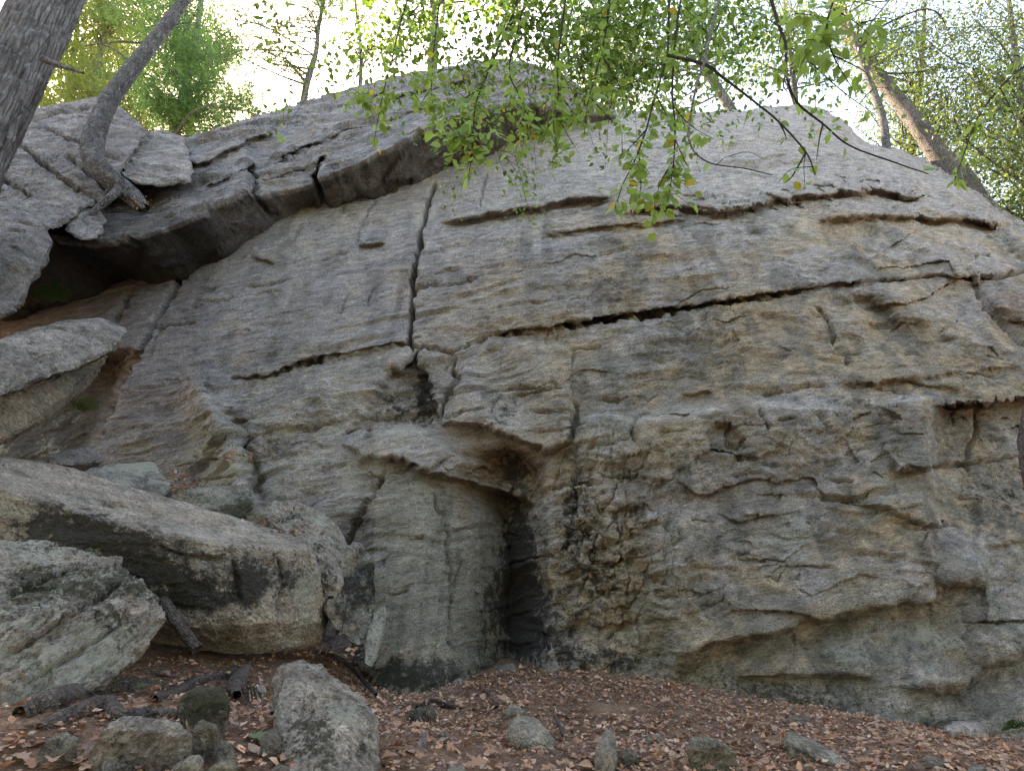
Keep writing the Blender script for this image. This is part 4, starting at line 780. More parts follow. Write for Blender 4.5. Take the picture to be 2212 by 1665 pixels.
stone('stone', 'pale double-humped stone in the middle of the leaf litter', [(1096, 1572), (1104, 1556), (1150, 1546), (1178, 1572), (1204, 1606), (1184, 1622), (1130, 1610), (1106, 1594)], h=0.10, n=44, axis=(.4, -.3, 1), col=(0.37, 0.365, 0.325), lich=.25, seed=31)
stone('stone', 'small tan stone touching the pale double-humped stone', [(1086, 1536), (1098, 1524), (1118, 1522), (1140, 1538), (1136, 1550), (1100, 1556)], h=0.07, n=26, col=(0.30, 0.285, 0.235), seed=32)
stone('stone', 'narrow upright pointed stone near the bottom centre', [(1286, 1660), (1288, 1610), (1302, 1574), (1322, 1568), (1332, 1592), (1328, 1640), (1310, 1680)], h=0.12, n=40, axis=(1, 0, .2), col=(0.33, 0.32, 0.28), lich=.2, seed=33)
stone('stone', 'dark wedge stone right of the narrow pointed stone', [(1340, 1632), (1350, 1612), (1366, 1612), (1380, 1634), (1374, 1648), (1348, 1646)], h=0.09, n=24, col=(0.12, 0.125, 0.10), moss=.3, seed=34)
stone('stone', 'black mossy rock embedded below the alcove', [(874, 1548), (892, 1530), (936, 1520), (944, 1534), (930, 1548), (894, 1556)], h=0.09, n=30, col=(0.10, 0.10, 0.085), moss=.5, seed=35)
stone('stone', 'square grey stone cut by the bottom edge in the centre', [(964, 1668), (970, 1646), (1002, 1648), (1006, 1672), (990, 1690), (968, 1690)], h=0.05, n=24, col=(0.32, 0.31, 0.28), seed=36)
stone('stone', 'slim purple slate chip among the centre leaves', [(902, 1608), (912, 1580), (920, 1578), (922, 1596), (914, 1616), (906, 1618)], h=0.05, n=18, axis=(1, 0, .2), col=(0.29, 0.27, 0.29), seed=37)
stone('stone', 'small grey chip beside the slate chip', [(946, 1596), (950, 1580), (962, 1576), (964, 1590), (956, 1600)], h=0.04, n=16, col=(0.28, 0.28, 0.26), seed=38)
stone('stone', 'flat-faced stone with a mossy top and dark side', [(1482, 1610), (1490, 1592), (1512, 1586), (1560, 1604), (1596, 1622), (1580, 1650), (1530, 1654), (1496, 1640)], h=0.14, n=44, axis=(.3, -.6, 1), col=(0.27, 0.265, 0.225), moss=.45, seed=39)
stone('stone', 'long pale slab stone on the right side of the litter', [(1694, 1600), (1704, 1580), (1726, 1584), (1790, 1616), (1842, 1654), (1800, 1652), (1740, 1628)], h=0.09, n=40, axis=(.3, -.6, 1), col=(0.33, 0.325, 0.28), moss=.15, lich=.35, seed=40)
stone('stone', 'white rounded stone at the foot of the cliff on the right', [(2042, 1572), (2056, 1558), (2104, 1556), (2136, 1570), (2132, 1586), (2090, 1592), (2054, 1586)], h=0.10, n=34, col=(0.50, 0.47, 0.47), lich=.1, seed=41)
stone('stone', 'dark stone tucked under the cliff beside the white one', [(2000, 1556), (2016, 1544), (2040, 1548), (2048, 1562), (2020, 1568)], h=0.08, n=20, col=(0.17, 0.165, 0.155), seed=42)
stone('stone', 'shadowed stone in the right bottom corner', [(2080, 1662), (2100, 1648), (2130, 1652), (2140, 1672), (2100, 1690)], h=0.08, n=22, col=(0.22, 0.21, 0.19), seed=43)
stone('stone', 'flat brown stone sunk in leaves on the right', [(1970, 1640), (2000, 1626), (2040, 1640), (2066, 1660), (2010, 1664)], h=0.05, n=24, col=(0.25, 0.215, 0.18), seed=44)
stone('stone', 'low grey stone sunk in leaves below the shelf of the cliff', [(1690, 1552), (1720, 1540), (1750, 1546), (1756, 1560), (1716, 1566)], h=0.05, n=22, col=(0.22, 0.2, 0.185), seed=45)
stone('stone', 'pale slate sliver at the corner of the alcove floor', [(1052, 1446), (1070, 1436), (1112, 1430), (1116, 1440), (1072, 1450)], h=0.05, n=20, col=(0.36, 0.36, 0.37), seed=46)
stone('stone', 'bluish slate sliver at the foot of the alcove slab', [(958, 1474), (972, 1464), (1000, 1462), (998, 1474), (974, 1482)], h=0.05, n=20, col=(0.34, 0.345, 0.37), seed=47)
stone('stone', 'round grey stone half hidden right of the centre stones', [(1386, 1596), (1400, 1580), (1430, 1582), (1440, 1598), (1416, 1608)], h=0.06, n=22, col=(0.2, 0.195, 0.18), seed=48)
stone('stone', 'angular stone in the dark gap behind the lichen boulder', [(340, 1400), (352, 1340), (380, 1318), (402, 1350), (410, 1396), (370, 1412)], h=0.2, n=36, col=(0.17, 0.175, 0.155), moss=.4, seed=49)
stone('stone', 'grey rubble stone against the left side of the standing rock', [(560, 1600), (572, 1570), (604, 1560), (612, 1600), (604, 1640), (574, 1636)], h=0.1, n=26, col=(0.24, 0.235, 0.22), moss=.2, seed=50)
stone('stone', 'brown flat stone at the bottom beside the standing rock', [(586, 1664), (600, 1642), (630, 1652), (640, 1690), (596, 1700)], h=0.06, n=22, col=(0.24, 0.205, 0.18), seed=51)

# ================================================================== tubes: trunks, branches, roots
def catmull(P, n):
    P = np.array(P, float); Q = np.concatenate([[2 * P[0] - P[1]], P, [2 * P[-1] - P[-2]]]); o = []
    for k in range(len(P) - 1):
        a, b, c, d = Q[k:k + 4]
        for t in np.linspace(0, 1, n, endpoint=False): o.append(0.5 * (2 * b + (c - a) * t + (2 * a - 5 * b + 4 * c - d) * t * t + (3 * b - a - 3 * c + d) * t ** 3))
    o.append(P[-1]); return np.array(o)
def tube(P, r, sides=8, knob=0.0, freq=6.0, seed=0, cap=True):
    """P (n,3) centre line, r (n,) radii -> V, quads"""
    P = np.asarray(P, float); r = np.asarray(r, float); n = len(P)
    T = np.gradient(P, axis=0); T /= np.linalg.norm(T, axis=1)[:, None] + 1e-9
    ref = np.array([0.31, 0.93, 0.18]); 
    A = np.cross(T, ref); A /= np.linalg.norm(A, axis=1)[:, None] + 1e-9; B = np.cross(T, A)
    th = np.linspace(0, 2 * math.pi, sides, endpoint=False)
    D = A[:, None, :] * np.cos(th)[None, :, None] + B[:, None, :] * np.sin(th)[None, :, None]
    V = P[:, None, :] + D * r[:, None, None]
    if knob:
        L = np.concatenate([[0], np.cumsum(np.linalg.norm(np.diff(P, axis=0), axis=1))])[:, None] + 0 * th[None, :]
        c, s = np.cos(th)[None, :] + 0 * L, np.sin(th)[None, :] + 0 * L
        h = fbm(c * freq * .5 + seed, s * freq * .5, L * freq * 0.35, 3, .55) + 0.6 * ridged(c * freq * 1.4, s * freq * 1.4, L * freq * 0.7, 2, .5, seed=seed)
        V = V + D * (r[:, None] * knob * h)[..., None]
    i = np.arange(n * sides).reshape(n, sides); j = np.roll(i, -1, 1)
    Fq = np.stack([i[:-1], j[:-1], j[1:], i[1:]], -1).reshape(-1, 4)
    return V.reshape(-1, 3), Fq
def join(parts):
    Vs, Fs, k = [], [], 0
    for V, Fq in parts: Vs.append(V); Fs.append(Fq + k); k += len(V)
    return np.concatenate(Vs), np.concatenate(Fs)
def line(pts, n=6): return catmull([at(*p) if len(p) == 3 else p for p in pts], n)
def radii(pts_r, m): return np.interp(np.linspace(0, 1, m), np.linspace(0, 1, len(pts_r)), pts_r)
def trunk_obj(name, pts, rr, mat, parent=None, sides=24, knob=.12, freq=6, n=10, seed=0):
    C = line(pts, n); V, Fq = tube(C, radii(rr, len(C)), sides, knob, freq, seed)
    return link(name, np_mesh(name, V, Fq, True), mat, parent)

# leaf clouds -----------------------------------------------------------------
def leaf_shape(kind):
    if kind == 'birch':
        o = [(0, 0, 0), (.30, .22, .05), (.40, .45, .06), (.26, .78, .03), (0, 1.08, -.06)]
    elif kind == 'long':
        o = [(0, 0, 0), (.20, .25, .04), (.26, .5, .05), (.17, .85, .02), (0, 1.2, -.1)]
    else:
        o = [(0, 0, 0), (.28, .3, .04), (.3, .6, .04), (0, 1, -.04)]
    k = len(o); V = [(x, y, z) for x, y, z in o] + [(-x, y, z) for x, y, z in o[1:-1]]
    mid = [(0, o[i][1], -0.02) for i in range(1, k - 1)]
    V += mid; nm = k + (k - 2); Fc = []
    rt = list(range(k)); lf = [0] + list(range(k, 2 * k - 2)) + [k - 1]; md = [0] + list(range(nm, nm + k - 2)) + [k - 1]
    for i in range(k - 1):
        for side, fl in ((rt, 0), (lf, 1)):
            q = [md[i], side[i], side[i + 1], md[i + 1]]; u = []
            for e in q:
                if e not in u: u.append(e)
            if fl: u = u[::-1]
            Fc.append(u)
    return np.array(V, float), Fc
def simple_leaf():      # folded four-triangle leaf, uniform triangles
    V = np.array([(0, 0, 0), (.30, .45, .07), (0, .5, 0), (-.30, .45, .07), (0, 1, -.06)]); Fc = np.array([(0, 1, 2), (0, 2, 3), (2, 1, 4), (2, 4, 3)]); return V, Fc
def lobed_leaf():       # oak-like outline
    pts = [(0, 0), (.06, .12), (.20, .20), (.12, .32), (.34, .42), (.20, .55), (.36, .70), (.16, .76), (.14, .92), (0, 1.0)]
    V = [(x, y, 0.5 * x * x) for x, y in pts] + [(-x, y, 0.5 * x * x) for x, y in pts[1:-1]]; k = len(pts)
    mid = [(0, pts[i][1], 0) for i in range(1, k - 1)]; V += mid
    rt = list(range(k)); lf = [0] + list(range(k, 2 * k - 2)) + [k - 1]; md = [0] + list(range(2 * k - 2, 3 * k - 4)) + [k - 1]; Fc = []
    for i in range(k - 1):
        for sd_, fl in ((rt, 0), (lf, 1)):
            u = []
            for e in [md[i], sd_[i], sd_[i + 1], md[i + 1]]:
                if e not in u: u.append(e)
            Fc.append(u[::-1] if fl else u)
    V = np.array(V, float); V[:, 2] += 0.10 * np.sin(V[:, 1] * 3.1) ; return V, Fc
def py_mesh(name, V, Fc, smooth=False):
    me = bpy.data.meshes.new(name); me.from_pydata([tuple(v) for v in V], [], Fc); me.update()
    if smooth: me.polygons.foreach_set('use_smooth', np.ones(len(Fc), bool))
    return me
def rot_from(dirs, ups):
    """rotation matrices with local y = dirs, local z close to ups"""
    y = dirs / (np.linalg.norm(dirs, axis=1)[:, None] + 1e-9); x = np.cross(y, ups); x /= np.linalg.norm(x, axis=1)[:, None] + 1e-9; z = np.cross(x, y)
    return np.stack([x, y, z], -1)
def cloud(pos, dirs, ups, size, cols, shape=None):
    """many leaves as one mesh"""
    V0, F0 = shape or simple_leaf(); n, k = len(pos), len(V0)
    Rm = rot_from(dirs, ups); V = np.einsum('nij,kj->nki', Rm, V0) * size[:, None, None] + pos[:, None, :]
    Fq = (F0[None] + (np.arange(n) * k)[:, None, None]).reshape(-1, F0.shape[1])
    return V.reshape(-1, 3), Fq, np.repeat(cols, k, 0)
def palette(n, cols, w=None):
    cols = np.array(cols); i = RNG.choice(len(cols), n, p=w); return cols[i] * RNG.uniform(.75, 1.25, (n, 1))

# ================================================================== trees
GREENS = [(0.09, 0.14, 0.045), (0.12, 0.18, 0.055), (0.16, 0.22, 0.07), (0.20, 0.25, 0.08)]
YELGR = [(0.22, 0.26, 0.04), (0.30, 0.31, 0.05), (0.16, 0.22, 0.04)]
PINE = [(0.035, 0.075, 0.028), (0.05, 0.10, 0.035), (0.075, 0.13, 0.04), (0.11, 0.16, 0.045)]
def tree(name, label, cat, trunk, rr, mat, blobs, nleaf, cols, lsize=0.07, needle=False, limbs=14, group=None, seed=0, sides=16, twig_r=0.014, knob=.10):
    """trunk: (px,py,depth) from foot to top; blobs: (px,py,depth,radius px) of the crown's masses"""
    rg = np.random.default_rng(seed + 100)
    if trunk[0][0] > 1400:      # stand it on the brow of the wall
        f = (float(base_depth(np.array([trunk[0][0] * 1.]), np.interp([trunk[0][0]], *np.array(WALL_TOP).T))[0]) + (trunk[0][2] - 9.0) * .6 + .45) / trunk[0][2]
        trunk = [(a, b, y * f) for a, b, y in trunk]; blobs = [(a, b, y * f, r) for a, b, y, r in blobs]; rr = [q * f * .85 for q in rr]; lsize *= f
    root = empty(name, tuple(at(*trunk[0]))); base = np.array(root.location)
    C = line(trunk, 8); rad = radii(rr, len(C)); V, Fq = tube(C - base, rad, sides, knob, 7, seed)
    link('trunk', np_mesh('trunk', V, Fq, True), mat, root)
    B = np.array([at(a, b, y) for a, b, y, r in blobs]); Br = np.array([r / F * np.linalg.norm(at(a, b, y)) for a, b, y, r in blobs])
    tw = []; tips = []; tdir = []
    for k in range(len(blobs)):
        for j in range(max(2, limbs // len(blobs))):
            # a limb from the trunk into the mass, with side twigs
            tgt = B[k] + rg.normal(size=3) * Br[k] * 0.55
            d = np.linalg.norm(C - tgt, axis=1); i0 = int(np.clip(np.argmin(d) - rg.integers(0, 5), 1, len(C) - 1)); st = C[i0]
            mid = (st + tgt) / 2 + rg.normal(size=3) * 0.12 * np.linalg.norm(tgt - st) + np.array([0, 0, .06 * np.linalg.norm(tgt - st)])
            L = catmull([st, mid, tgt], 6); r0 = min(rad[i0] * 0.4, twig_r * 2.2); v_, f_ = tube(L - base, np.linspace(r0, twig_r * .35, len(L)), 5); link('branch', np_mesh('branch', v_, f_, True), mat, root)
            for q in range(5):
                s0 = L[rg.integers(4, len(L))]; e = s0 + rg.normal(size=3) * Br[k] * 0.5; e[2] += -0.05 if not needle else .05
                M = catmull([s0, (s0 + e) / 2 + rg.normal(size=3) * .05, e], 4); tw.append(tube(M - base, np.linspace(twig_r * .5, twig_r * .2, len(M)), 4))
                tips.append(M[2:]); tdir.append(np.repeat((e - s0)[None], len(M) - 2, 0))
            tips.append(L[7:]); tdir.append(np.repeat((tgt - st)[None], len(L) - 7, 0))
    V, Fq = join(tw); link('twig_mass', np_mesh('twig_mass', V, Fq, True), mat, root)['kind'] = 'stuff'
    tips = np.concatenate(tips); tdir = np.concatenate(tdir)
    nleaf = int(nleaf * (2.4 if needle else 2.3) * (1.45 if trunk[0][0] < 450 else 1)); lsize *= 1.15 if trunk[0][0] < 450 else 1; i = rg.integers(0, len(tips), nleaf); sp = Br.mean() * (0.17 if needle else 0.18)
    pos = tips[i] + rg.normal(size=(nleaf, 3)) * sp
    if needle:
        dirs = tdir[i] / (np.linalg.norm(tdir[i], axis=1)[:, None] + 1e-6) + rg.normal(size=(nleaf, 3)) * .5; k = 7
        pos = np.repeat(pos, k, 0); dirs = np.repeat(dirs, k, 0) + rg.normal(size=(nleaf * k, 3)) * .75
        V0 = np.array([(-.035, 0, 0), (.035, 0, 0), (0, 1, 0)]); F0 = np.array([(0, 1, 2)]); c = np.repeat(palette(nleaf, cols), k, 0)
        V, Fq, cc = cloud(pos - base, dirs, rg.normal(size=pos.shape), lsize * rg.uniform(.7, 1.3, len(pos)), c, (V0, F0))
        link('foliage', np_mesh('foliage', V, Fq, False, {'col': cc}), NEEDLE, root)['kind'] = 'stuff'
    else:
        dirs = rg.normal(size=(nleaf, 3)) * .7 + np.array([0, 0, -.7]); ups = rg.normal(size=(nleaf, 3)) * .6 + np.array([0, -.4, .7])
        V, Fq, cc = cloud(pos - base, dirs, ups, lsize * rg.uniform(.6, 1.3, nleaf), palette(nleaf, cols))
        link('foliage', np_mesh('foliage', V, Fq, False, {'col': cc}), LEAF_ATTR, root)['kind'] = 'stuff'
    tag(root, label, cat, group); return root

# the two big foreground trees at the upper left
t0 = empty('leaning_tree', tuple(at(-260, 760, 4.6))); b0 = np.array(t0.location)
C = line([(-260, 760, 4.6), (-160, 520, 4.65), (-75, 335, 4.7), (10, 180, 4.75), (108, 0, 4.85), (215, -200, 5.0), (330, -450, 5.2)], 14); V, Fq = tube(C - b0, radii([.40, .37, .335, .315, .30, .28, .25], len(C)), 56, .07, 9, 3)
link('trunk', np_mesh('trunk', V, Fq, True), BARK_DARK, t0)
C = line([(92, 128, 4.6), (130, 142, 4.5), (180, 158, 4.4)], 6); V, Fq = tube(C - b0, radii([.035, .028, .012], len(C)), 10, .1, 8, 1); link('branch', np_mesh('branch', V, Fq, True), BARK_DARK, t0)
tag(t0, 'thick furrowed tree trunk leaning across the upper left corner', 'tree')
t1 = empty('curved_tree', tuple(at(302, 446, 6.75))); b1 = np.array(t1.location)
C = line([(308, 452, 6.75), (286, 424, 6.7), (247, 392, 6.6), (212, 360, 6.55), (199, 325, 6.6), (208, 280, 6.7), (236, 217, 6.9), (288, 146, 7.1), (339, 81, 7.3), (398, 0, 7.6), (470, -110, 7.9)], 10)
V, Fq = tube(C - b1, radii([.10, .12, .135, .145, .15, .14, .13, .12, .11, .10, .09], len(C)), 36, .07, 9, 5); link('trunk', np_mesh('trunk', V, Fq, True), BARK_GREY, t1)
for k, pts in enumerate(([(262, 405, 6.6), (240, 425, 6.5), (205, 455, 6.45), (170, 485, 6.4)], [(285, 420, 6.65), (300, 440, 6.6), (312, 452, 6.6)])):
    C = line(pts, 6); V, Fq = tube(C - b1, radii([.07, .055, .04, .02], len(C)), 12, .12, 8, k); link('root', np_mesh('root', V, Fq, True), BARK_GREY, t1)
for k, (p, q) in enumerate((((330, 95, 7.3), (180, 100, 7.6)), ((290, 140, 7.1), (200, 90, 7.4)), ((350, 66, 7.35), (420, 50, 7.5)))):
    C = catmull([at(*p), (at(*p) + at(*q)) / 2 + np.array([0, 0, .08]), at(*q)], 5); V, Fq = tube(C - b1, radii([.022, .015, .006], len(C)), 7); link('branch', np_mesh('branch', V, Fq, True), BARK_GREY, t1)
tag(t1, 'slender grey tree with a hooked base growing from the domed boulder', 'tree')

# trees on the skyline
tree('pine_tree', 'thin crooked pine silhouetted on the skyline left of the leafy branches', 'pine tree', [(655, 228, 10.2), (662, 185, 10.2), (672, 150, 10.25), (683, 110, 10.3), (688, 60, 10.4), (698, 10, 10.5), (712, -60, 10.7), (725, -140, 10.9)], [.085, .08, .075, .06, .05, .045, .035, .02], BARK_DARK,
     [(610, 165, 10.0, 34), (560, 140, 9.9, 40), (510, 100, 10.0, 40), (470, 60, 10.1, 36), (640, 20, 10.3, 60), (590, -10, 10.2, 50), (730, 20, 10.6, 55), (690, -60, 10.7, 70), (560, 60, 10.2, 40)], 2300, PINE, .10, True, 30, 'pines on the skyline', 1, 12, .014)
tree('pine_tree', 'faint thin pine beside the left edge of the hanging leaves', 'pine tree', [(778, 188, 10.6), (780, 130, 10.6), (776, 70, 10.7), (768, 10, 10.8), (762, -80, 11)], [.05, .045, .035, .03, .02], BARK_DARK,
     [(760, 60, 10.6, 50), (800, 20, 10.8, 50), (750, -40, 10.8, 70), (795, 110, 10.6, 35)], 700, PINE, .10, True, 22, 'pines on the skyline', 2, 10, .012)
tree('pine_tree', 'straight grey pine trunk rising behind the hanging leaves on the crest', 'pine tree', [(934, 160, 11.0), (936, 110, 11.0), (940, 60, 11.1), (936, 0, 11.2), (934, -120, 11.5)], [.13, .12, .11, .10, .08], BARK_GREY,
     [(880, -20, 11.2, 70), (1000, -40, 11.3, 80), (930, -100, 11.4, 90)], 900, PINE, .10, True, 12, 'pines on the skyline', 3, 14, .016)
# evergreens behind the boulders at left
tree('pine_tree', 'dense bright green pine behind the saddle left of the overhang', 'pine tree', [(372, 300, 12.5), (386, 240, 12.6), (410, 150, 12.8), (430, 40, 13.0), (450, -120, 13.4)], [.13, .12, .10, .08, .05], BARK_DARK,
     [(440, 170, 12.4, 60), (500, 200, 12.2, 60), (550, 235, 12.3, 50), (420, 110, 12.5, 60), (390, 60, 12.7, 60), (470, 250, 12.2, 50), (340, 190, 12.4, 55), (400, 230, 12.3, 45), (350, 120, 12.6, 60), (520, 150, 12.6, 40), (590, 250, 12.3, 30), (330, 40, 12.8, 60), (450, 40, 12.8, 60)], 3600, [(0.10, 0.21, 0.08), (0.13, 0.25, 0.09), (0.17, 0.28, 0.09), (0.07, 0.15, 0.06)], .15, True, 60, 'evergreens behind the boulders', 4, 14, .016)
tree('pine_tree', 'drooping evergreen between the leaning trunk and the curved tree', 'pine tree', [(190, 270, 14.0), (205, 180, 14.2), (225, 60, 14.5), (240, -100, 15)], [.14, .12, .09, .05], BARK_DARK,
     [(180, 170, 13.8, 60), (240, 110, 13.9, 60), (280, 200, 13.8, 60), (150, 220, 13.7, 50), (250, 40, 14.2, 60), (320, 30, 14.3, 60), (300, 250, 13.7, 50), (340, 270, 13.6, 40), (120, 200, 13.8, 50), (380, 270, 13.5, 40), (200, 20, 14.2, 60)], 3000, [(0.14, 0.19, 0.06), (0.19, 0.24, 0.07), (0.24, 0.27, 0.07)], .15, True, 54, 'evergreens behind the boulders', 5, 12, .016)
tree('yellowing_tree', 'sunlit yellow-green tree glowing beside the leaning trunk', 'tree', [(130, 300, 16), (150, 200, 16.2), (165, 80, 16.5), (175, -80, 17)], [.12, .11, .08, .05], BARK_DARK,
     [(150, 130, 15.6, 60), (180, 60, 15.8, 60), (200, 180, 15.6, 60), (110, 220, 15.5, 60), (250, 150, 15.8, 55), (230, 20, 16, 60), (90, 240, 15.4, 50)], 3600, YELGR, .13, False, 40, None, 6, 10, .018)
tree('hazy_tree', 'pale spreading tree high behind the curved trunk', 'tree', [(420, 330, 19), (400, 200, 19.2), (380, 60, 19.5), (370, -120, 20)], [.16, .14, .1, .06], BARK_DARK,
     [(330, 20, 18.5, 80), (420, 20, 18.8, 80), (300, 90, 18.6, 70), (470, 90, 18.8, 60), (240, -20, 18.6, 80), (180, 10, 18.5, 70)], 3600, [(0.10, 0.14, 0.05), (0.13, 0.17, 0.06), (0.16, 0.19, 0.08)], .14, False, 40, None, 7, 10, .02)
# right-hand trees
tree('leaning_tan_tree', 'stout tan-barked tree leaning left at the right end of the cliff', 'tree', [(2110, 470, 9.0), (2078, 400, 9.05), (2052, 365, 9.1), (2018, 322, 9.2), (1985, 275, 9.3), (1930, 205, 9.6), (1894, 159, 9.8), (1850, 98, 10.1), (1797, 0, 10.7), (1740, -120, 11.4)], [.34, .30, .25, .21, .195, .18, .165, .13, .10, .06], BARK_TAN,
     [(1860, 20, 10.2, 90), (1940, 60, 10, 80), (2020, 40, 9.9, 90), (1780, 40, 10.6, 80), (2000, 120, 9.7, 60), (1820, -60, 10.8, 90)], 1500, GREENS, .085, False, 40, 'trees at the right end', 8, 30, .018, .06)
tree('slim_tree', 'slim grey trunk standing in front of the leaning tan tree', 'tree', [(1916, 330, 9.2), (1912, 290, 9.2), (1905, 250, 9.25), (1890, 205, 9.35), (1868, 150, 9.5), (1840, 70, 9.8), (1815, -20, 10.2)], [.095, .09, .085, .08, .07, .055, .04], BARK_GREY,
     [(1820, 30, 9.8, 60), (1890, 60, 9.6, 50), (1930, 120, 9.5, 40)], 420, GREENS, .085, False, 14, 'trees at the right end', 9, 18, .014, .08)
tree('slanting_tree', 'grey-green trunk slanting behind the bare twigs on the crest', 'tree', [(1592, 258, 11.0), (1566, 215, 11.1), (1531, 159, 11.3), (1500, 80, 11.6), (1478, 0, 12), (1450, -100, 12.5)], [.15, .14, .13, .115, .10, .08], BARK_GREY,
     [(1540, 40, 11.4, 70), (1620, 20, 11.6, 80), (1480, 60, 11.4, 70), (1400, 20, 11.6, 90), (1680, 70, 11.5, 60), (1580, 120, 11.2, 45), (1330, 90, 11.4, 70), (1270, 150, 11.2, 50), (1400, 170, 11.2, 40)], 3000, GREENS + YELGR[:1], .085, False, 40, None, 10, 18, .014)
for k, (lab, tr, bl, nl) in enumerate((
        ('broad leafy tree filling the right edge above the cliff', [(2240, 520, 10.5), (2230, 400, 10.6), (2215, 250, 10.8), (2190, 90, 11.2), (2170, -80, 11.6)], [(2120, 180, 10.4, 80), (2190, 260, 10.2, 80), (2100, 300, 10.2, 70), (2180, 380, 10.0, 70), (2220, 140, 10.6, 80), (2060, 230, 10.3, 70), (2150, 60, 10.9, 80), (2210, 440, 9.9, 60), (2090, 100, 10.8, 70)], 6000),
        ('leafy tree behind the leaning tan trunk', [(1960, 380, 13), (1975, 280, 13.2), (1990, 150, 13.5), (2000, -30, 14)], [(1970, 260, 12.8, 60), (1900, 260, 12.8, 60), (1880, 200, 12.9, 60), (2050, 180, 13, 70), (1960, 160, 13, 70), (2030, 280, 12.7, 60), (1880, 290, 12.6, 40), (2010, 60, 13.3, 80)], 4200),
        ('distant leafy tree between the slanting trunk and the tan tree', [(1720, 260, 16), (1715, 180, 16.2), (1700, 60, 16.5), (1690, -60, 17)], [(1700, 60, 16, 90), (1640, 100, 16, 70), (1760, 120, 16, 60), (1800, 60, 16.2, 80), (1620, 20, 16.2, 80)], 1700),
        ('far leafy tree at the very top right corner', [(2300, 480, 14), (2280, 300, 14.2), (2240, 100, 14.6), (2200, -60, 15)], [(2150, 20, 14, 90), (2220, 90, 13.8, 90), (2080, 40, 14.2, 90), (2240, 300, 13.6, 90), (2150, 200, 13.8, 90), (2220, 420, 13.5, 80), (2130, 340, 13.6, 80)], 4500),
        ('leafy tree seen through the hanging leaves on the crest', [(1320, 260, 13), (1315, 180, 13.2), (1300, 60, 13.6), (1290, -80, 14)], [(1320, 190, 12.8, 60), (1260, 140, 13, 70), (1360, 120, 13, 70), (1300, 60, 13.3, 80), (1220, 60, 13.4, 80), (1150, 30, 13.5, 80), (1400, 40, 13.5, 80)], 3600))):
    tree('leafy_tree', lab, 'tree', tr, [.14, .12, .09, .05], BARK_GREY, bl, nl, [(0.07, 0.105, 0.045), (0.10, 0.14, 0.055), (0.13, 0.17, 0.065), (0.17, 0.19, 0.07)], .095, False, 44, 'leafy trees behind the cliff', 20 + k, 10, .016)

# unseen trees added behind the camera so light falls mainly from above
for k in range(10):
    xx = -14 + 3.1 * k + random.uniform(-.8, .8); yy = -5.5 - random.uniform(0, 4) + 0.02 * xx * xx; zz = float(gz(xx, yy)); root = empty('unseen_forest_tree', (xx, yy, zz - .1))
    C = catmull([(0, 0, 0), (.1, .1, 4), (-.1, .2, 8), (.1, .2, 13)], 8); V, Fq = tube(C, np.linspace(.24, .08, len(C)), 14, .08, 6, k); link('trunk', np_mesh('trunk', V, Fq, True), BARK_GREY, root)
    nn = 2800; q = RNG.normal(size=(nn, 3)) * np.array([1.5, 1.4, 2.6]) + np.array([0, 0, 7.5]); q[:, 2] = np.maximum(q[:, 2], .8)
    V, Fq, cc = cloud(q, RNG.normal(size=(nn, 3)), RNG.normal(size=(nn, 3)) + np.array([0, 0, .8]), RNG.uniform(.2, .42, nn), palette(nn, GREENS + YELGR)); link('foliage', np_mesh('foliage', V, Fq, False, {'col': cc}), LEAF_ATTR, root)['kind'] = 'stuff'
    tag(root, 'unseen leafy tree added behind the camera to block low sky', 'tree', 'wood facing the cliff')

# ================================================================== hanging leafy branches in front of the cliff
ME_BIRCH = py_mesh('leaf', *leaf_shape('birch'), smooth=True); ME_BIRCH.materials.append(LEAF_BIRCH)
ME_LONG = py_mesh('leaf', *leaf_shape('long'), smooth=True); ME_LONG.materials.append(LEAF_BIRCH)
ME_YEL = py_mesh('leaf', *leaf_shape('birch'), smooth=True); ME_YEL.materials.append(LEAF_YELLOW)
def leaf_obj(parent, base, p, d, up, size, me):
    Rm = rot_from(np.array([d]), np.array([up]))[0] * size
    o = bpy.data.objects.new('leaf', me); COL.objects.link(o); o.parent = parent
    M = Matrix(((*Rm[0], p[0] - base[0]), (*Rm[1], p[1] - base[1]), (*Rm[2], p[2] - base[2]), (0, 0, 0, 1))); o.matrix_local = M
    return o
LEAF6V = np.array([(0, 0, 0), (.34, .35, .06), (.28, .72, .03), (0, 1.08, -.06), (-.28, .72, .03), (-.34, .35, .06), (0, .5, -.02)]); LEAF6F = np.array([(0, 1, 6), (1, 2, 6), (2, 3, 6), (3, 4, 6), (4, 5, 6), (5, 0, 6)])
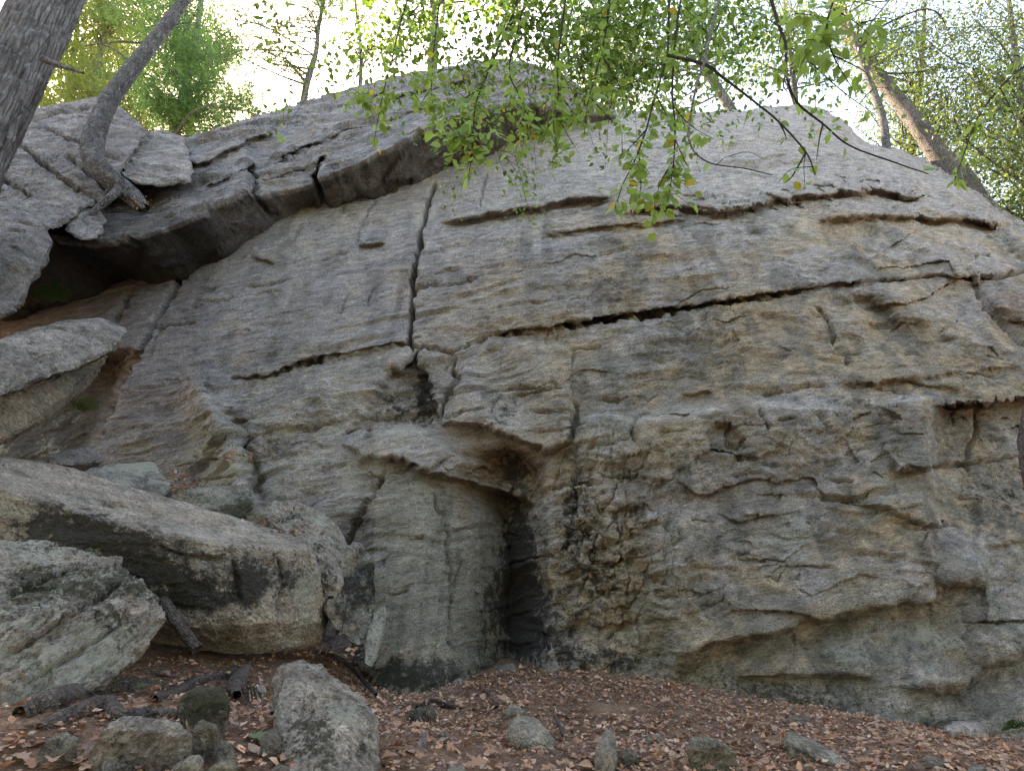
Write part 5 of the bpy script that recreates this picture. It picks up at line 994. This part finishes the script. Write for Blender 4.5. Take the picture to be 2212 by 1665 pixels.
def hanging(name, label, main, r0, twigs, nl, lsize=(.052, .088), me=None, mat=None, yellow=0.03, spread=0.05, group='leafy branches hanging over the cliff', seed=0, side=0.22, density_from=0.0, nside=None, cat='branch', mass=0):
    """main: (px,py,depth) root to tip; twigs: more polylines of the same branch"""
    rg = np.random.default_rng(seed + 500); root = empty(name, tuple(at(*main[0]))); base = np.array(root.location)
    allt = []; C = line(main, 8); V, Fq = tube(C - base, np.linspace(r0, r0 * .25, len(C)), 7, .15, 12, seed); st = link('stem', np_mesh('stem', V, Fq, True), mat or BARK_TWIG, root)
    allt.append((C, density_from)); tw = []
    for t in twigs:
        c = line(t, 6); tw.append(tube(c - base, np.linspace(r0 * .55, r0 * .15, len(c)), 6)); allt.append((c, 0.1))
    ns = nside if nside is not None else max(3, nl // 14)
    for k in range(ns):
        c, f0 = allt[rg.integers(0, len(allt))]; i = rg.integers(int(f0 * (len(c) - 1)), len(c) - 1); s0 = c[i]
        d = rg.normal(size=3) * np.array([1, .8, .25]); d /= np.linalg.norm(d); L = side * rg.uniform(.5, 1.3); e = s0 + d * L + np.array([0, 0, -.45 * L])
        m = catmull([s0, s0 + d * L * .55, e], 4); tw.append(tube(m - base, np.linspace(r0 * .3, r0 * .1, len(m)), 4)); allt.append((m, 0.2))
    if tw:
        for V, Fq in tw: link('twig', np_mesh('twig', V, Fq, True), mat or BARK_TWIG, root)
    wts = np.array([np.linalg.norm(np.diff(c, axis=0), axis=1).sum() * (1 - f) for c, f in allt]); wts /= wts.sum()
    for k in range(int(nl * (1.35 if mat is None and not mass else 1))):
        c, f0 = allt[rg.choice(len(allt), p=wts)]; i = rg.uniform(f0, 1) * (len(c) - 1); a = int(min(i, len(c) - 2)); p = c[a] + (c[a + 1] - c[a]) * (i - a)
        dd = rg.normal(size=3) * np.array([.8, .8, .35]) + np.array([0, 0, -.75]); p = p + dd / np.linalg.norm(dd) * spread * rg.uniform(.2, 1)
        up = rg.normal(size=3) * .55 + np.array([0, -.75, .55])
        leaf_obj(root, base, p, dd, up, rg.uniform(*lsize), ME_YEL if rg.random() < yellow else (me or ME_BIRCH))
    if mass:
        ii = rg.choice(len(allt), mass, p=wts); pos = np.array([allt[q][0][rg.integers(int(allt[q][1] * (len(allt[q][0]) - 1)), len(allt[q][0]))] for q in ii]) + np.clip(rg.normal(size=(mass, 3)), -1.1, 1.1) * spread * .75
        V, Fq, cc = cloud(pos - base, rg.normal(size=(mass, 3)) * np.array([.8, .8, .35]) + np.array([0, 0, -.75]), rg.normal(size=(mass, 3)) * .6 + np.array([0, -.6, .55]), rg.uniform(*lsize, mass), palette(mass, [(0.15, 0.23, 0.06), (0.19, 0.29, 0.08), (0.23, 0.32, 0.09), (0.10, 0.17, 0.045)]), (LEAF6V, LEAF6F))
        link('foliage', np_mesh('foliage', V, Fq, True, {'col': cc}), LEAF_ATTR, root)['kind'] = 'stuff'
    tag(root, label, cat, group); return root
D = 3.6
hanging('leafy_branch', 'leftmost leafy branch tip hanging over the pale upper ledge', [(900, -60, 3.7), (868, 40, 3.6), (846, 130, 3.5), (826, 210, 3.45), (808, 305, 3.4)], .009, [[(846, 130, 3.5), (880, 150, 3.5), (905, 170, 3.5)], [(826, 200, 3.45), (800, 215, 3.5), (786, 225, 3.5)]], 95, seed=1)
hanging('leafy_branch', 'long leafy branch ending lowest over the brown overhang', [(1130, -60, 3.6), (1112, 20, 3.55), (1086, 80, 3.5), (1064, 136, 3.45), (1040, 190, 3.4), (1026, 235, 3.35), (1020, 320, 3.3), (1012, 388, 3.25)], .011, [[(1024, 290, 3.3), (990, 320, 3.3), (958, 345, 3.3)], [(1040, 190, 3.4), (1000, 215, 3.4), (960, 235, 3.4)], [(1024, 300, 3.3), (1045, 325, 3.3), (1048, 345, 3.3)]], 170, seed=2, density_from=.15)
hanging('leafy_branch', 'short leafy sprig beside the grey trunk on the crest', [(960, -60, 3.8), (945, 40, 3.75), (936, 120, 3.7), (932, 190, 3.65), (940, 255, 3.6)], .008, [[(932, 190, 3.65), (912, 220, 3.65), (905, 240, 3.65)], [(936, 215, 3.65), (960, 235, 3.6), (975, 265, 3.6)]], 85, seed=3)
hanging('leafy_branch', 'leafy sprig dangling before the right part of the brown overhang', [(1150, -60, 3.6), (1120, 60, 3.55), (1100, 150, 3.5), (1118, 200, 3.45), (1134, 240, 3.4), (1142, 298, 3.35)], .009, [[(1118, 200, 3.45), (1100, 225, 3.45), (1090, 240, 3.45)], [(1134, 240, 3.4), (1155, 262, 3.4), (1165, 268, 3.4)]], 95, seed=4)
hanging('leafy_branch', 'leafy sprig falling where the overhang meets the skyline', [(1230, -60, 3.6), (1215, 50, 3.55), (1204, 146, 3.5), (1206, 200, 3.45), (1196, 260, 3.4), (1204, 330, 3.35)], .009, [[(1206, 200, 3.45), (1230, 232, 3.45), (1242, 250, 3.45)], [(1200, 240, 3.45), (1225, 290, 3.4), (1250, 330, 3.4)]], 120, seed=5)
hanging('leafy_branch', 'leafy spray spreading along the cliff brow in the middle', [(1320, -60, 3.7), (1310, 60, 3.6), (1290, 150, 3.55), (1270, 220, 3.5), (1262, 290, 3.45)], .010, [[(1300, 120, 3.6), (1340, 190, 3.55), (1350, 240, 3.5)], [(1275, 210, 3.5), (1310, 250, 3.5), (1330, 270, 3.45)]], 130, seed=6)
hanging('leafy_branch', 'long leafy branch reaching down to the upper dark ledge', [(1446, -60, 3.5), (1444, 60, 3.45), (1440, 125, 3.4), (1416, 205, 3.35), (1396, 280, 3.3), (1372, 345, 3.25), (1345, 400, 3.2), (1328, 452, 3.2)], .011, [[(1396, 280, 3.3), (1360, 320, 3.3), (1330, 345, 3.3)], [(1380, 330, 3.25), (1385, 390, 3.25), (1378, 450, 3.2)], [(1416, 205, 3.35), (1440, 250, 3.3), (1450, 285, 3.3)]], 110, seed=7, density_from=.12, yellow=.07)
hanging('leafy_branch', 'leafy branch with a few yellow leaves right of the long one', [(1480, -60, 3.5), (1462, 60, 3.45), (1452, 190, 3.4), (1458, 270, 3.35), (1456, 340, 3.3), (1448, 400, 3.3), (1438, 458, 3.25)], .010, [[(1458, 300, 3.35), (1480, 350, 3.3), (1490, 365, 3.3)], [(1452, 350, 3.3), (1425, 400, 3.3), (1420, 430, 3.3)], [(1455, 230, 3.4), (1490, 270, 3.4), (1540, 300, 3.35)]], 110, seed=8, density_from=.12, yellow=.10)
# the canopy of the same trees higher up
for k, (lab, pts, tws, nl) in enumerate((
        ('dense leafy bough filling the top edge left of centre', [(1000, -140, 4.4), (940, -40, 4.3), (890, 30, 4.2), (850, 80, 4.2)], [[(940, -40, 4.3), (880, -20, 4.3), (830, 10, 4.3)], [(890, 30, 4.2), (930, 70, 4.2), (960, 110, 4.2)], [(900, 20, 4.2), (860, 40, 4.2), (835, 110, 4.2)]], 200),
        ('dense leafy bough at the top edge above the overhang', [(1120, -140, 4.4), (1080, -40, 4.3), (1040, 20, 4.2), (1010, 70, 4.2)], [[(1080, -40, 4.3), (1120, 30, 4.2), (1160, 80, 4.2)], [(1040, 20, 4.2), (1000, 30, 4.2), (970, 40, 4.2)], [(1090, -20, 4.3), (1090, 60, 4.2), (1080, 110, 4.2)]], 230),
        ('dense leafy bough in the top middle of the picture', [(1280, -140, 4.5), (1250, -40, 4.4), (1230, 40, 4.3), (1200, 110, 4.3)], [[(1250, -40, 4.4), (1290, 30, 4.4), (1330, 90, 4.3)], [(1230, 40, 4.3), (1180, 60, 4.3), (1150, 100, 4.3)], [(1250, 0, 4.4), (1270, 90, 4.3), (1280, 160, 4.3)], [(1290, 30, 4.4), (1320, 120, 4.3), (1310, 190, 4.3)]], 280),
        ('dense leafy bough at the top above the long hanging branch', [(1420, -140, 4.5), (1410, -40, 4.4), (1390, 40, 4.3), (1370, 110, 4.3)], [[(1410, -40, 4.4), (1460, 20, 4.4), (1500, 80, 4.3)], [(1390, 40, 4.3), (1350, 70, 4.3), (1320, 60, 4.3)], [(1400, 20, 4.4), (1420, 110, 4.3), (1400, 170, 4.3)], [(1380, 80, 4.3), (1350, 160, 4.3), (1360, 220, 4.2)]], 280),
        ('leafy bough at the top edge beside the bare forked twig', [(1600, -140, 4.6), (1580, -40, 4.5), (1560, 30, 4.4), (1540, 90, 4.4)], [[(1580, -40, 4.5), (1620, 10, 4.4), (1660, 50, 4.4)], [(1560, 30, 4.4), (1500, 40, 4.4), (1470, 70, 4.4)], [(1570, 10, 4.4), (1590, 70, 4.4), (1600, 110, 4.4)]], 190))):
    hanging('leafy_bough', lab, pts, .014, tws, nl, (.045, .078), seed=40 + k, spread=.16, side=.75, nside=60, mass=1700)
# bare and sparsely leaved twigs on the right
hanging('bare_twig', 'pale peeling twig curving down and right over the cliff brow', [(1560, -60, 3.3), (1553, 0, 3.25), (1538, 58, 3.2), (1521, 136, 3.15), (1506, 180, 3.1), (1490, 262, 3.1), (1492, 315, 3.1), (1531, 351, 3.1), (1609, 364, 3.1), (1668, 378, 3.1)], .013, [], 6, mat=BARK_PALE, seed=60, nside=3, group='bare twigs over the cliff', yellow=.3)
hanging('bare_twig', 'dark straight twig slanting down to a broken end over the cliff', [(1440, 120, 3.3), (1521, 139, 3.2), (1565, 170, 3.2), (1626, 217, 3.15), (1683, 264, 3.1), (1741, 329, 3.05), (1761, 378, 3.0)], .013, [[(1683, 264, 3.1), (1696, 290, 3.1), (1698, 302, 3.1)], [(1741, 329, 3.05), (1712, 380, 3.05), (1696, 395, 3.05)]], 12, (.05, .07), seed=61, nside=3, group='bare twigs over the cliff', density_from=.5)
hanging('bare_twig', 'long dark twig sweeping down to the right end of the cliff brow', [(1650, -60, 2.9), (1666, 0, 2.9), (1684, 60, 2.9), (1697, 95, 2.9), (1700, 163, 2.9), (1721, 220, 2.95), (1778, 268, 3.0), (1836, 315, 3.05), (1938, 353, 3.1), (2005, 376, 3.2)], .013, [[(1697, 95, 2.9), (1751, 136, 2.9), (1819, 197, 2.9), (1894, 251, 2.95)], [(1778, 268, 3.0), (1770, 300, 3.0), (1764, 345, 3.0)], [(1700, 150, 2.9), (1692, 185, 2.9), (1702, 200, 2.9)]], 22, (.06, .085), me=ME_LONG, seed=62, nside=6, group='bare twigs over the cliff')
hanging('leafy_branch', 'branch of large dark leaves hanging near at the top right', [(1820, -80, 2.3), (1800, 0, 2.3), (1786, 60, 2.3), (1800, 120, 2.3), (1840, 190, 2.3)], .008, [[(1786, 60, 2.3), (1750, 90, 2.3), (1738, 110, 2.3)], [(1800, 20, 2.3), (1850, 50, 2.3), (1890, 90, 2.3)], [(1800, 120, 2.3), (1860, 150, 2.3), (1880, 170, 2.3)], [(1790, 40, 2.3), (1720, 30, 2.3), (1690, 50, 2.3)], [(1860, 50, 2.3), (1920, 40, 2.3), (1960, 80, 2.3)]], 130, (.06, .095), me=ME_LONG, seed=63, side=.16, nside=14, yellow=0)
hanging('leafy_branch', 'leafy sprays crossing the right edge near the top', [(2330, 60, 2.9), (2230, 130, 2.9), (2160, 190, 2.9), (2110, 260, 2.9), (2080, 340, 2.9), (2062, 390, 2.9)], .008, [[(2230, 130, 2.9), (2180, 120, 2.9), (2120, 150, 2.9)], [(2160, 190, 2.9), (2190, 250, 2.9), (2200, 300, 2.9)]], 80, (.05, .075), me=ME_LONG, seed=64, side=.2, nside=8, yellow=0)
hanging('leafy_sprig', 'tiny green sprig growing on the pale upper ledge', [(742, 235, 8.6), (752, 222, 8.5), (770, 214, 8.4)], .008, [], 40, (.05, .08), seed=65, side=.25, nside=6, yellow=0, group=None, cat='sprig')

# ================================================================== roots, sticks, ferns, litter
def ground_tube(name, label, pts, rr, mat, cat, h=0.0, sides=12, knob=.18, group=None, extra=None):
    P = [hit(a, b, h) if len(p) == 2 else at(*p) for p in pts for (a, b) in [p[:2]]]
    C = catmull(P, 8); o = None
    V, Fq = tube(C, radii(rr, len(C)), sides, knob, 9, random.random() * 9)
    root = empty(name, tuple(C[0])) if extra else None
    if extra:
        b = np.array(root.location); link('main_root', np_mesh('main_root', V - b, Fq, True), mat, root)
        for e in extra:
            c = catmull([at(*q) for q in e], 5); v, f = tube(c - b, np.linspace(.007, .002, len(c)), 5); link('rootlet', np_mesh('rootlet', v, f, True), mat, root)
        return tag(root, label, cat, group)
    return tag(link(name, np_mesh(name, V, Fq, True), mat), label, cat, group)
G = 'roots and sticks on the slope'
ground_tube('root', 'thick weathered root curling below the lichen boulder', [(40, 1545), (110, 1520), (200, 1498), (290, 1482), (360, 1484)], [.03, .055, .06, .045, .02], BARK_ROOT, 'root', .01, group=G)
ground_tube('root', 'long dark split root lying left of the mossy block', [(85, 1572), (140, 1552), (200, 1530), (240, 1516)], [.015, .035, .04, .03], BARK_ROOT, 'root', .01, group=G)
ground_tube('root', 'thin root crossing above the pale wavy stone', [(240, 1526), (262, 1545), (320, 1540), (380, 1544), (430, 1540), (470, 1546)], [.03, .025, .022, .02, .018, .01], BARK_ROOT, 'root', .02, group=G)
ground_tube('root', 'gnarled root running up from the mossy block to the bank', [(330, 1510), (380, 1496), (430, 1470), (480, 1462), (510, 1446)], [.02, .028, .03, .03, .02], BARK_ROOT, 'root', .015, group=G)
ground_tube('root', 'torn root stump with rootlets hanging beside the mossy block', [(536, 1440), (520, 1460), (508, 1482), (512, 1500)], [.02, .05, .045, .02], BARK_ROOT, 'root', .05, group=G,
            extra=[[(505 + 6 * k, 1478 + 3 * (k % 3), 3.72 - .01 * k), (506 + 7 * k + random.uniform(-6, 6), 1510, 3.66), (508 + 7 * k + random.uniform(-10, 10), 1535 + random.uniform(-8, 20), 3.6)] for k in range(9)])
ground_tube('root', 'thin root looping beside the mossy standing rock', [(590, 1540), (620, 1530), (660, 1538), (700, 1530)], [.008, .012, .01, .006], BARK_ROOT, 'root', .03, group=G)
ground_tube('log', 'short broken log propped in the dark gap behind the lichen boulder', [(352, 1296, 4.15), (380, 1340, 4.1), (426, 1402, 4.05)], [.032, .036, .03], BARK_ROOT, 'log', group=None, sides=16)
ground_tube('stick', 'dark curved stick leaning down the bank below the wedge', [(682, 1408), (720, 1416), (758, 1440), (790, 1475), (812, 1500)], [.012, .018, .02, .018, .01], BARK_TWIG, 'stick', .05, group=G)
ground_tube('stick', 'short grey stick lying in front of the alcove', [(1034, 1482), (1054, 1496), (1072, 1526)], [.01, .014, .01], BARK_ROOT, 'stick', .02, group=G)
ground_tube('stick', 'small twig poking up beside the pale double-humped stone', [(1198, 1545), (1206, 1560), (1216, 1588)], [.012, .012, .008], BARK_ROOT, 'stick', .03, group=G)
ground_tube('stick', 'thin bare stem rising before the dark rough boulder', [(738, 1365, 4.85), (748, 1310, 4.8), (758, 1260, 4.8)], [.004, .003, .002], BARK_TWIG, 'stick', group=G)
ground_tube('stick', 'flat dark stick half buried by the black mossy rock', [(900, 1526), (930, 1514), (968, 1524), (1000, 1530)], [.01, .018, .016, .008], BARK_TWIG, 'stick', .02, group=G)
# dark trunk edge at the right border
tr = ground_tube('ivy_trunk', 'dark rough trunk just entering at the right edge', [(2400, 1640, 4.1), (2330, 1400, 4.2), (2255, 1120, 4.3), (2228, 950, 4.3), (2258, 800, 4.35), (2320, 560, 4.6), (2380, 200, 5.0), (2400, -200, 5.6)], [.10, .08, .068, .066, .06, .055, .05, .04], BARK_ROOT, 'tree', sides=20, knob=.3)

def fern(label, px, py, Y, n, L, seed, mat=FERN):
    rg = np.random.default_rng(seed); root = empty('fern', tuple(at(px, py, Y))); 
    for k in range(n):
        a = rg.uniform(-1.4, 1.4); d = np.array([math.sin(a), -.45, abs(math.cos(a)) * .8 + .05]); l = L * rg.uniform(.6, 1.1); ts = np.linspace(0, 1, 9); C = d[None] * ts[:, None] * l; C[:, 2] -= 0.35 * l * ts ** 2
        Vs, Fs = [], []; w = np.cross(d, (0, -.8, -.4)); w /= np.linalg.norm(w)
        for i in range(1, 9):
            ln = .32 * l * math.sin(math.pi * min(1, ts[i] * .85 + .12))
            for s in (-1, 1):
                b = len(Vs); tip = C[i] + s * w * ln + d * ln * .3; Vs += [C[i] - d * l * .04, C[i] + d * l * .045, tip]; Fs.append((b, b + 1, b + 2))
        link('frond', py_mesh('frond', np.array(Vs), Fs), mat, root)
    tag(root, label, 'fern', 'ferns in rock crevices')
fern('small fern at the mouth of the dark cave on the left', 128, 652, 7.0, 10, .4, 1)
fern('pale fern in the gap behind the leaning slabs', 190, 890, 8.4, 6, .45, 2)
fern('green fern beside the white stone at the right foot of the cliff', 2185, 1574, 5.4, 8, .17, 3)

# leaf litter: the nearest leaves singly, the rest as one cover
def in_view(P):
    px, py, d = project(P); return (d > .3) & (px > -60) & (px < PW + 60) & (py < PH + 40) & (py > 1330)
BROWN = [(0.48, 0.27, 0.16), (0.54, 0.34, 0.22), (0.42, 0.22, 0.13), (0.28, 0.15, 0.095), (0.50, 0.35, 0.26), (0.22, 0.12, 0.08), (0.38, 0.19, 0.11), (0.33, 0.24, 0.19), (0.40, 0.27, 0.20), (0.17, 0.11, 0.08)]
def ground_pts(n, x0, x1, y0, y1, seed):
    rg = np.random.default_rng(seed); x = rg.uniform(x0, x1, n); y = y0 + (y1 - y0) * rg.uniform(0, 1, n) ** 0.9; return x, y, rg
def bank_ok(x, y):                       # keep the litter off the bare dark soil under the long block
    px, py, _ = project(np.stack([x, y, gz(x, y)], -1)); return ~((px < 720) & (py < 1425)) & (y < 6.6)
x, y, rg = ground_pts(100000, -7, 7, 0.8, 6.6, 3); k = bank_ok(x, y); x, y = x[k], y[k]
px, py, _ = project(np.stack([x, y, gz(x, y)], -1)); dens = np.where(px < 640, .62, np.where(px < 1000, .85, 1.0)) * (0.75 + 0.8 * fbm(x * 1.3, y * 1.3, 2.0, 3)); k = RNG.uniform(size=len(x)) < dens; x, y = x[k], y[k]
n = len(x); P = np.stack([x, y, gz(x, y) + .008 + .02 * RNG.uniform(size=n) ** 2], -1)
dirs = RNG.normal(size=(n, 3)) * np.array([1, 1, .28]); ups = RNG.normal(size=(n, 3)) * .38 + np.array([0, 0, 1])
V0 = np.array([(0, 0, 0), (.34, .35, .10), (0, .5, -.02), (-.34, .4, .08), (.02, 1, .06)]); F0 = np.array([(0, 1, 2), (0, 2, 3), (2, 1, 4), (2, 4, 3)])
V, Fq, cc = cloud(P, dirs, ups, RNG.uniform(.016, .045, n) * (1 + .5 * (RNG.uniform(size=n) > .9)), palette(n, BROWN), (np.array([(0, 0, 0), (.3, .3, .12), (.22, .72, .08), (0, 1, .1), (-.25, .7, .02), (-.3, .32, .14), (0, .5, -.02)]), LEAF6F))
tag(link('leaf_litter', np_mesh('leaf_litter', V, Fq, False, {'col': cc}), LITTER), 'brown carpet of dry fallen leaves over the slope', 'leaf litter', kind='stuff')
x, y, rg = ground_pts(70000, -6, 6, 0.8, 6.5, 4); n = len(x); P = np.stack([x, y, gz(x, y) + .004 + .012 * RNG.uniform(size=n)], -1)
dirs = RNG.normal(size=(n, 3)) * np.array([1, 1, .15]); V0 = np.array([(-.014, 0, 0), (.014, 0, 0), (.010, 1, .03)]); F0 = np.array([(0, 1, 2)])
V, Fq, cc = cloud(P, dirs, np.tile((0., 0., 1.), (n, 1)), RNG.uniform(.05, .11, n), palette(n, [(0.36, 0.21, 0.14), (0.26, 0.15, 0.10), (0.44, 0.30, 0.21)]), (V0, F0))
tag(link('needle_litter', np_mesh('needle_litter', V, Fq, False, {'col': cc}), LITTER), 'rusty pine needles scattered over the soil', 'needles', kind='stuff')
# pockets of leaves caught on the rocks
cl = []
for (cx, cy, Y, sx, sz, nn) in ((395, 1045, 5.25, .10, .12, 90), (560, 1135, 5.1, .22, .05, 160), (600, 1150, 5.0, .2, .03, 90), (520, 985, 5.6, .12, .08, 60), (300, 440, 6.6, .1, .06, 40), (700, 1405, 5.2, .3, .06, 120)):
    c = at(cx, cy, Y); q = RNG.normal(size=(nn, 3)) * np.array([sx, .06, sz * .5]) + c; cl.append(q)
P = np.concatenate(cl); n = len(P); dirs = RNG.normal(size=(n, 3)) * np.array([1, 1, .4])
V0 = np.array([(0, 0, 0), (.34, .35, .10), (0, .5, -.02), (-.34, .4, .08), (.02, 1, .06)]); F0 = np.array([(0, 1, 2), (0, 2, 3), (2, 1, 4), (2, 4, 3)])
V, Fq, cc = cloud(P, dirs, RNG.normal(size=(n, 3)) * .4 + np.array([0, 0, 1]), RNG.uniform(.03, .06, n), palette(n, BROWN), (V0, F0))
tag(link('caught_leaves', np_mesh('caught_leaves', V, Fq, False, {'col': cc}), LITTER), 'dry leaves caught in pockets between the boulders', 'leaf litter', kind='stuff')
ME_OAK = py_mesh('fallen_leaf', *lobed_leaf(), smooth=True); ME_OAK.materials.append(LEAF_BROWN)
ME_OAK2 = py_mesh('fallen_leaf', *lobed_leaf(), smooth=True); 
for v in ME_OAK2.vertices: v.co.z += 0.9 * v.co.x ** 2 + 0.14 * (v.co.y - .5) ** 2 * 2
ME_OAK2.materials.append(LEAF_BROWN)
ME_OVAL = py_mesh('fallen_leaf', *leaf_shape('birch'), smooth=True)
for v in ME_OVAL.vertices: v.co.z += 0.8 * v.co.x ** 2
ME_OVAL.materials.append(LEAF_BROWN)
cnt = 0; rg = np.random.default_rng(77)
while cnt < 270:
    u, w_ = rg.uniform(560, 2230) if rg.random() < .85 else rg.uniform(-10, 560), 1665 - 215 * rg.uniform() ** 1.2
    if w_ < ground_row(u) + 8: continue
    p = hit(u, w_, .012 + .012 * rg.random()); a = rg.uniform(0, 6.28); d = np.array([math.cos(a), math.sin(a), rg.normal() * .2]); up = np.array([rg.normal() * .28, rg.normal() * .28 - .12, 1])
    me = (ME_OAK, ME_OAK2, ME_OVAL)[rg.choice(3, p=(.45, .3, .25))]; Rm = rot_from(np.array([d]), np.array([up]))[0] * (rg.uniform(.055, .115) if me is not ME_OVAL else rg.uniform(.04, .08))
    o = bpy.data.objects.new('fallen_leaf', me); COL.objects.link(o); o.matrix_world = Matrix(((*Rm[0], p[0]), (*Rm[1], p[1]), (*Rm[2], p[2]), (0, 0, 0, 1)))
    tag(o, 'dry brown fallen leaf on the ground at the foot of the cliff', 'fallen leaf', 'brown fallen leaves on the ground'); cnt += 1
for (u, w_, me_mat, lab, s) in ((170, 1482, LEAF_FALLGRN, 'pale green lobed leaf on the thick root at lower left', .10), (286, 1488, LEAF_FALLGRN, 'pale green lobed leaf right of the thick root', .10), (105, 1502, LEAF_FALLYEL, 'yellow leaf beside the thick root at lower left', .08), (575, 1600, LEAF_FALLGRN, 'greenish leaf left of the mossy standing rock', .11),
                                (680, 1440, LEAF_FALLYEL, 'yellow leaf on top of the mossy standing rock', .09), (480, 1455, LEAF_FALLYEL, 'yellow leaf above the hanging rootlets', .07), (1020, 1590, LEAF_FALLGRN, 'small green leaf left of the pale double-humped stone', .06)):
    me = py_mesh('fallen_leaf', *lobed_leaf(), smooth=True); me.materials.append(me_mat); p = hit(u, w_, .03); a = random.uniform(0, 6.28); Rm = rot_from(np.array([[math.cos(a), math.sin(a), .1]]), np.array([[.1, -.3, 1]]))[0] * s
    o = bpy.data.objects.new('fallen_leaf', me); COL.objects.link(o); o.matrix_world = Matrix(((*Rm[0], p[0]), (*Rm[1], p[1]), (*Rm[2], p[2]), (0, 0, 0, 1))); tag(o, lab, 'fallen leaf', 'odd-coloured fallen leaves')
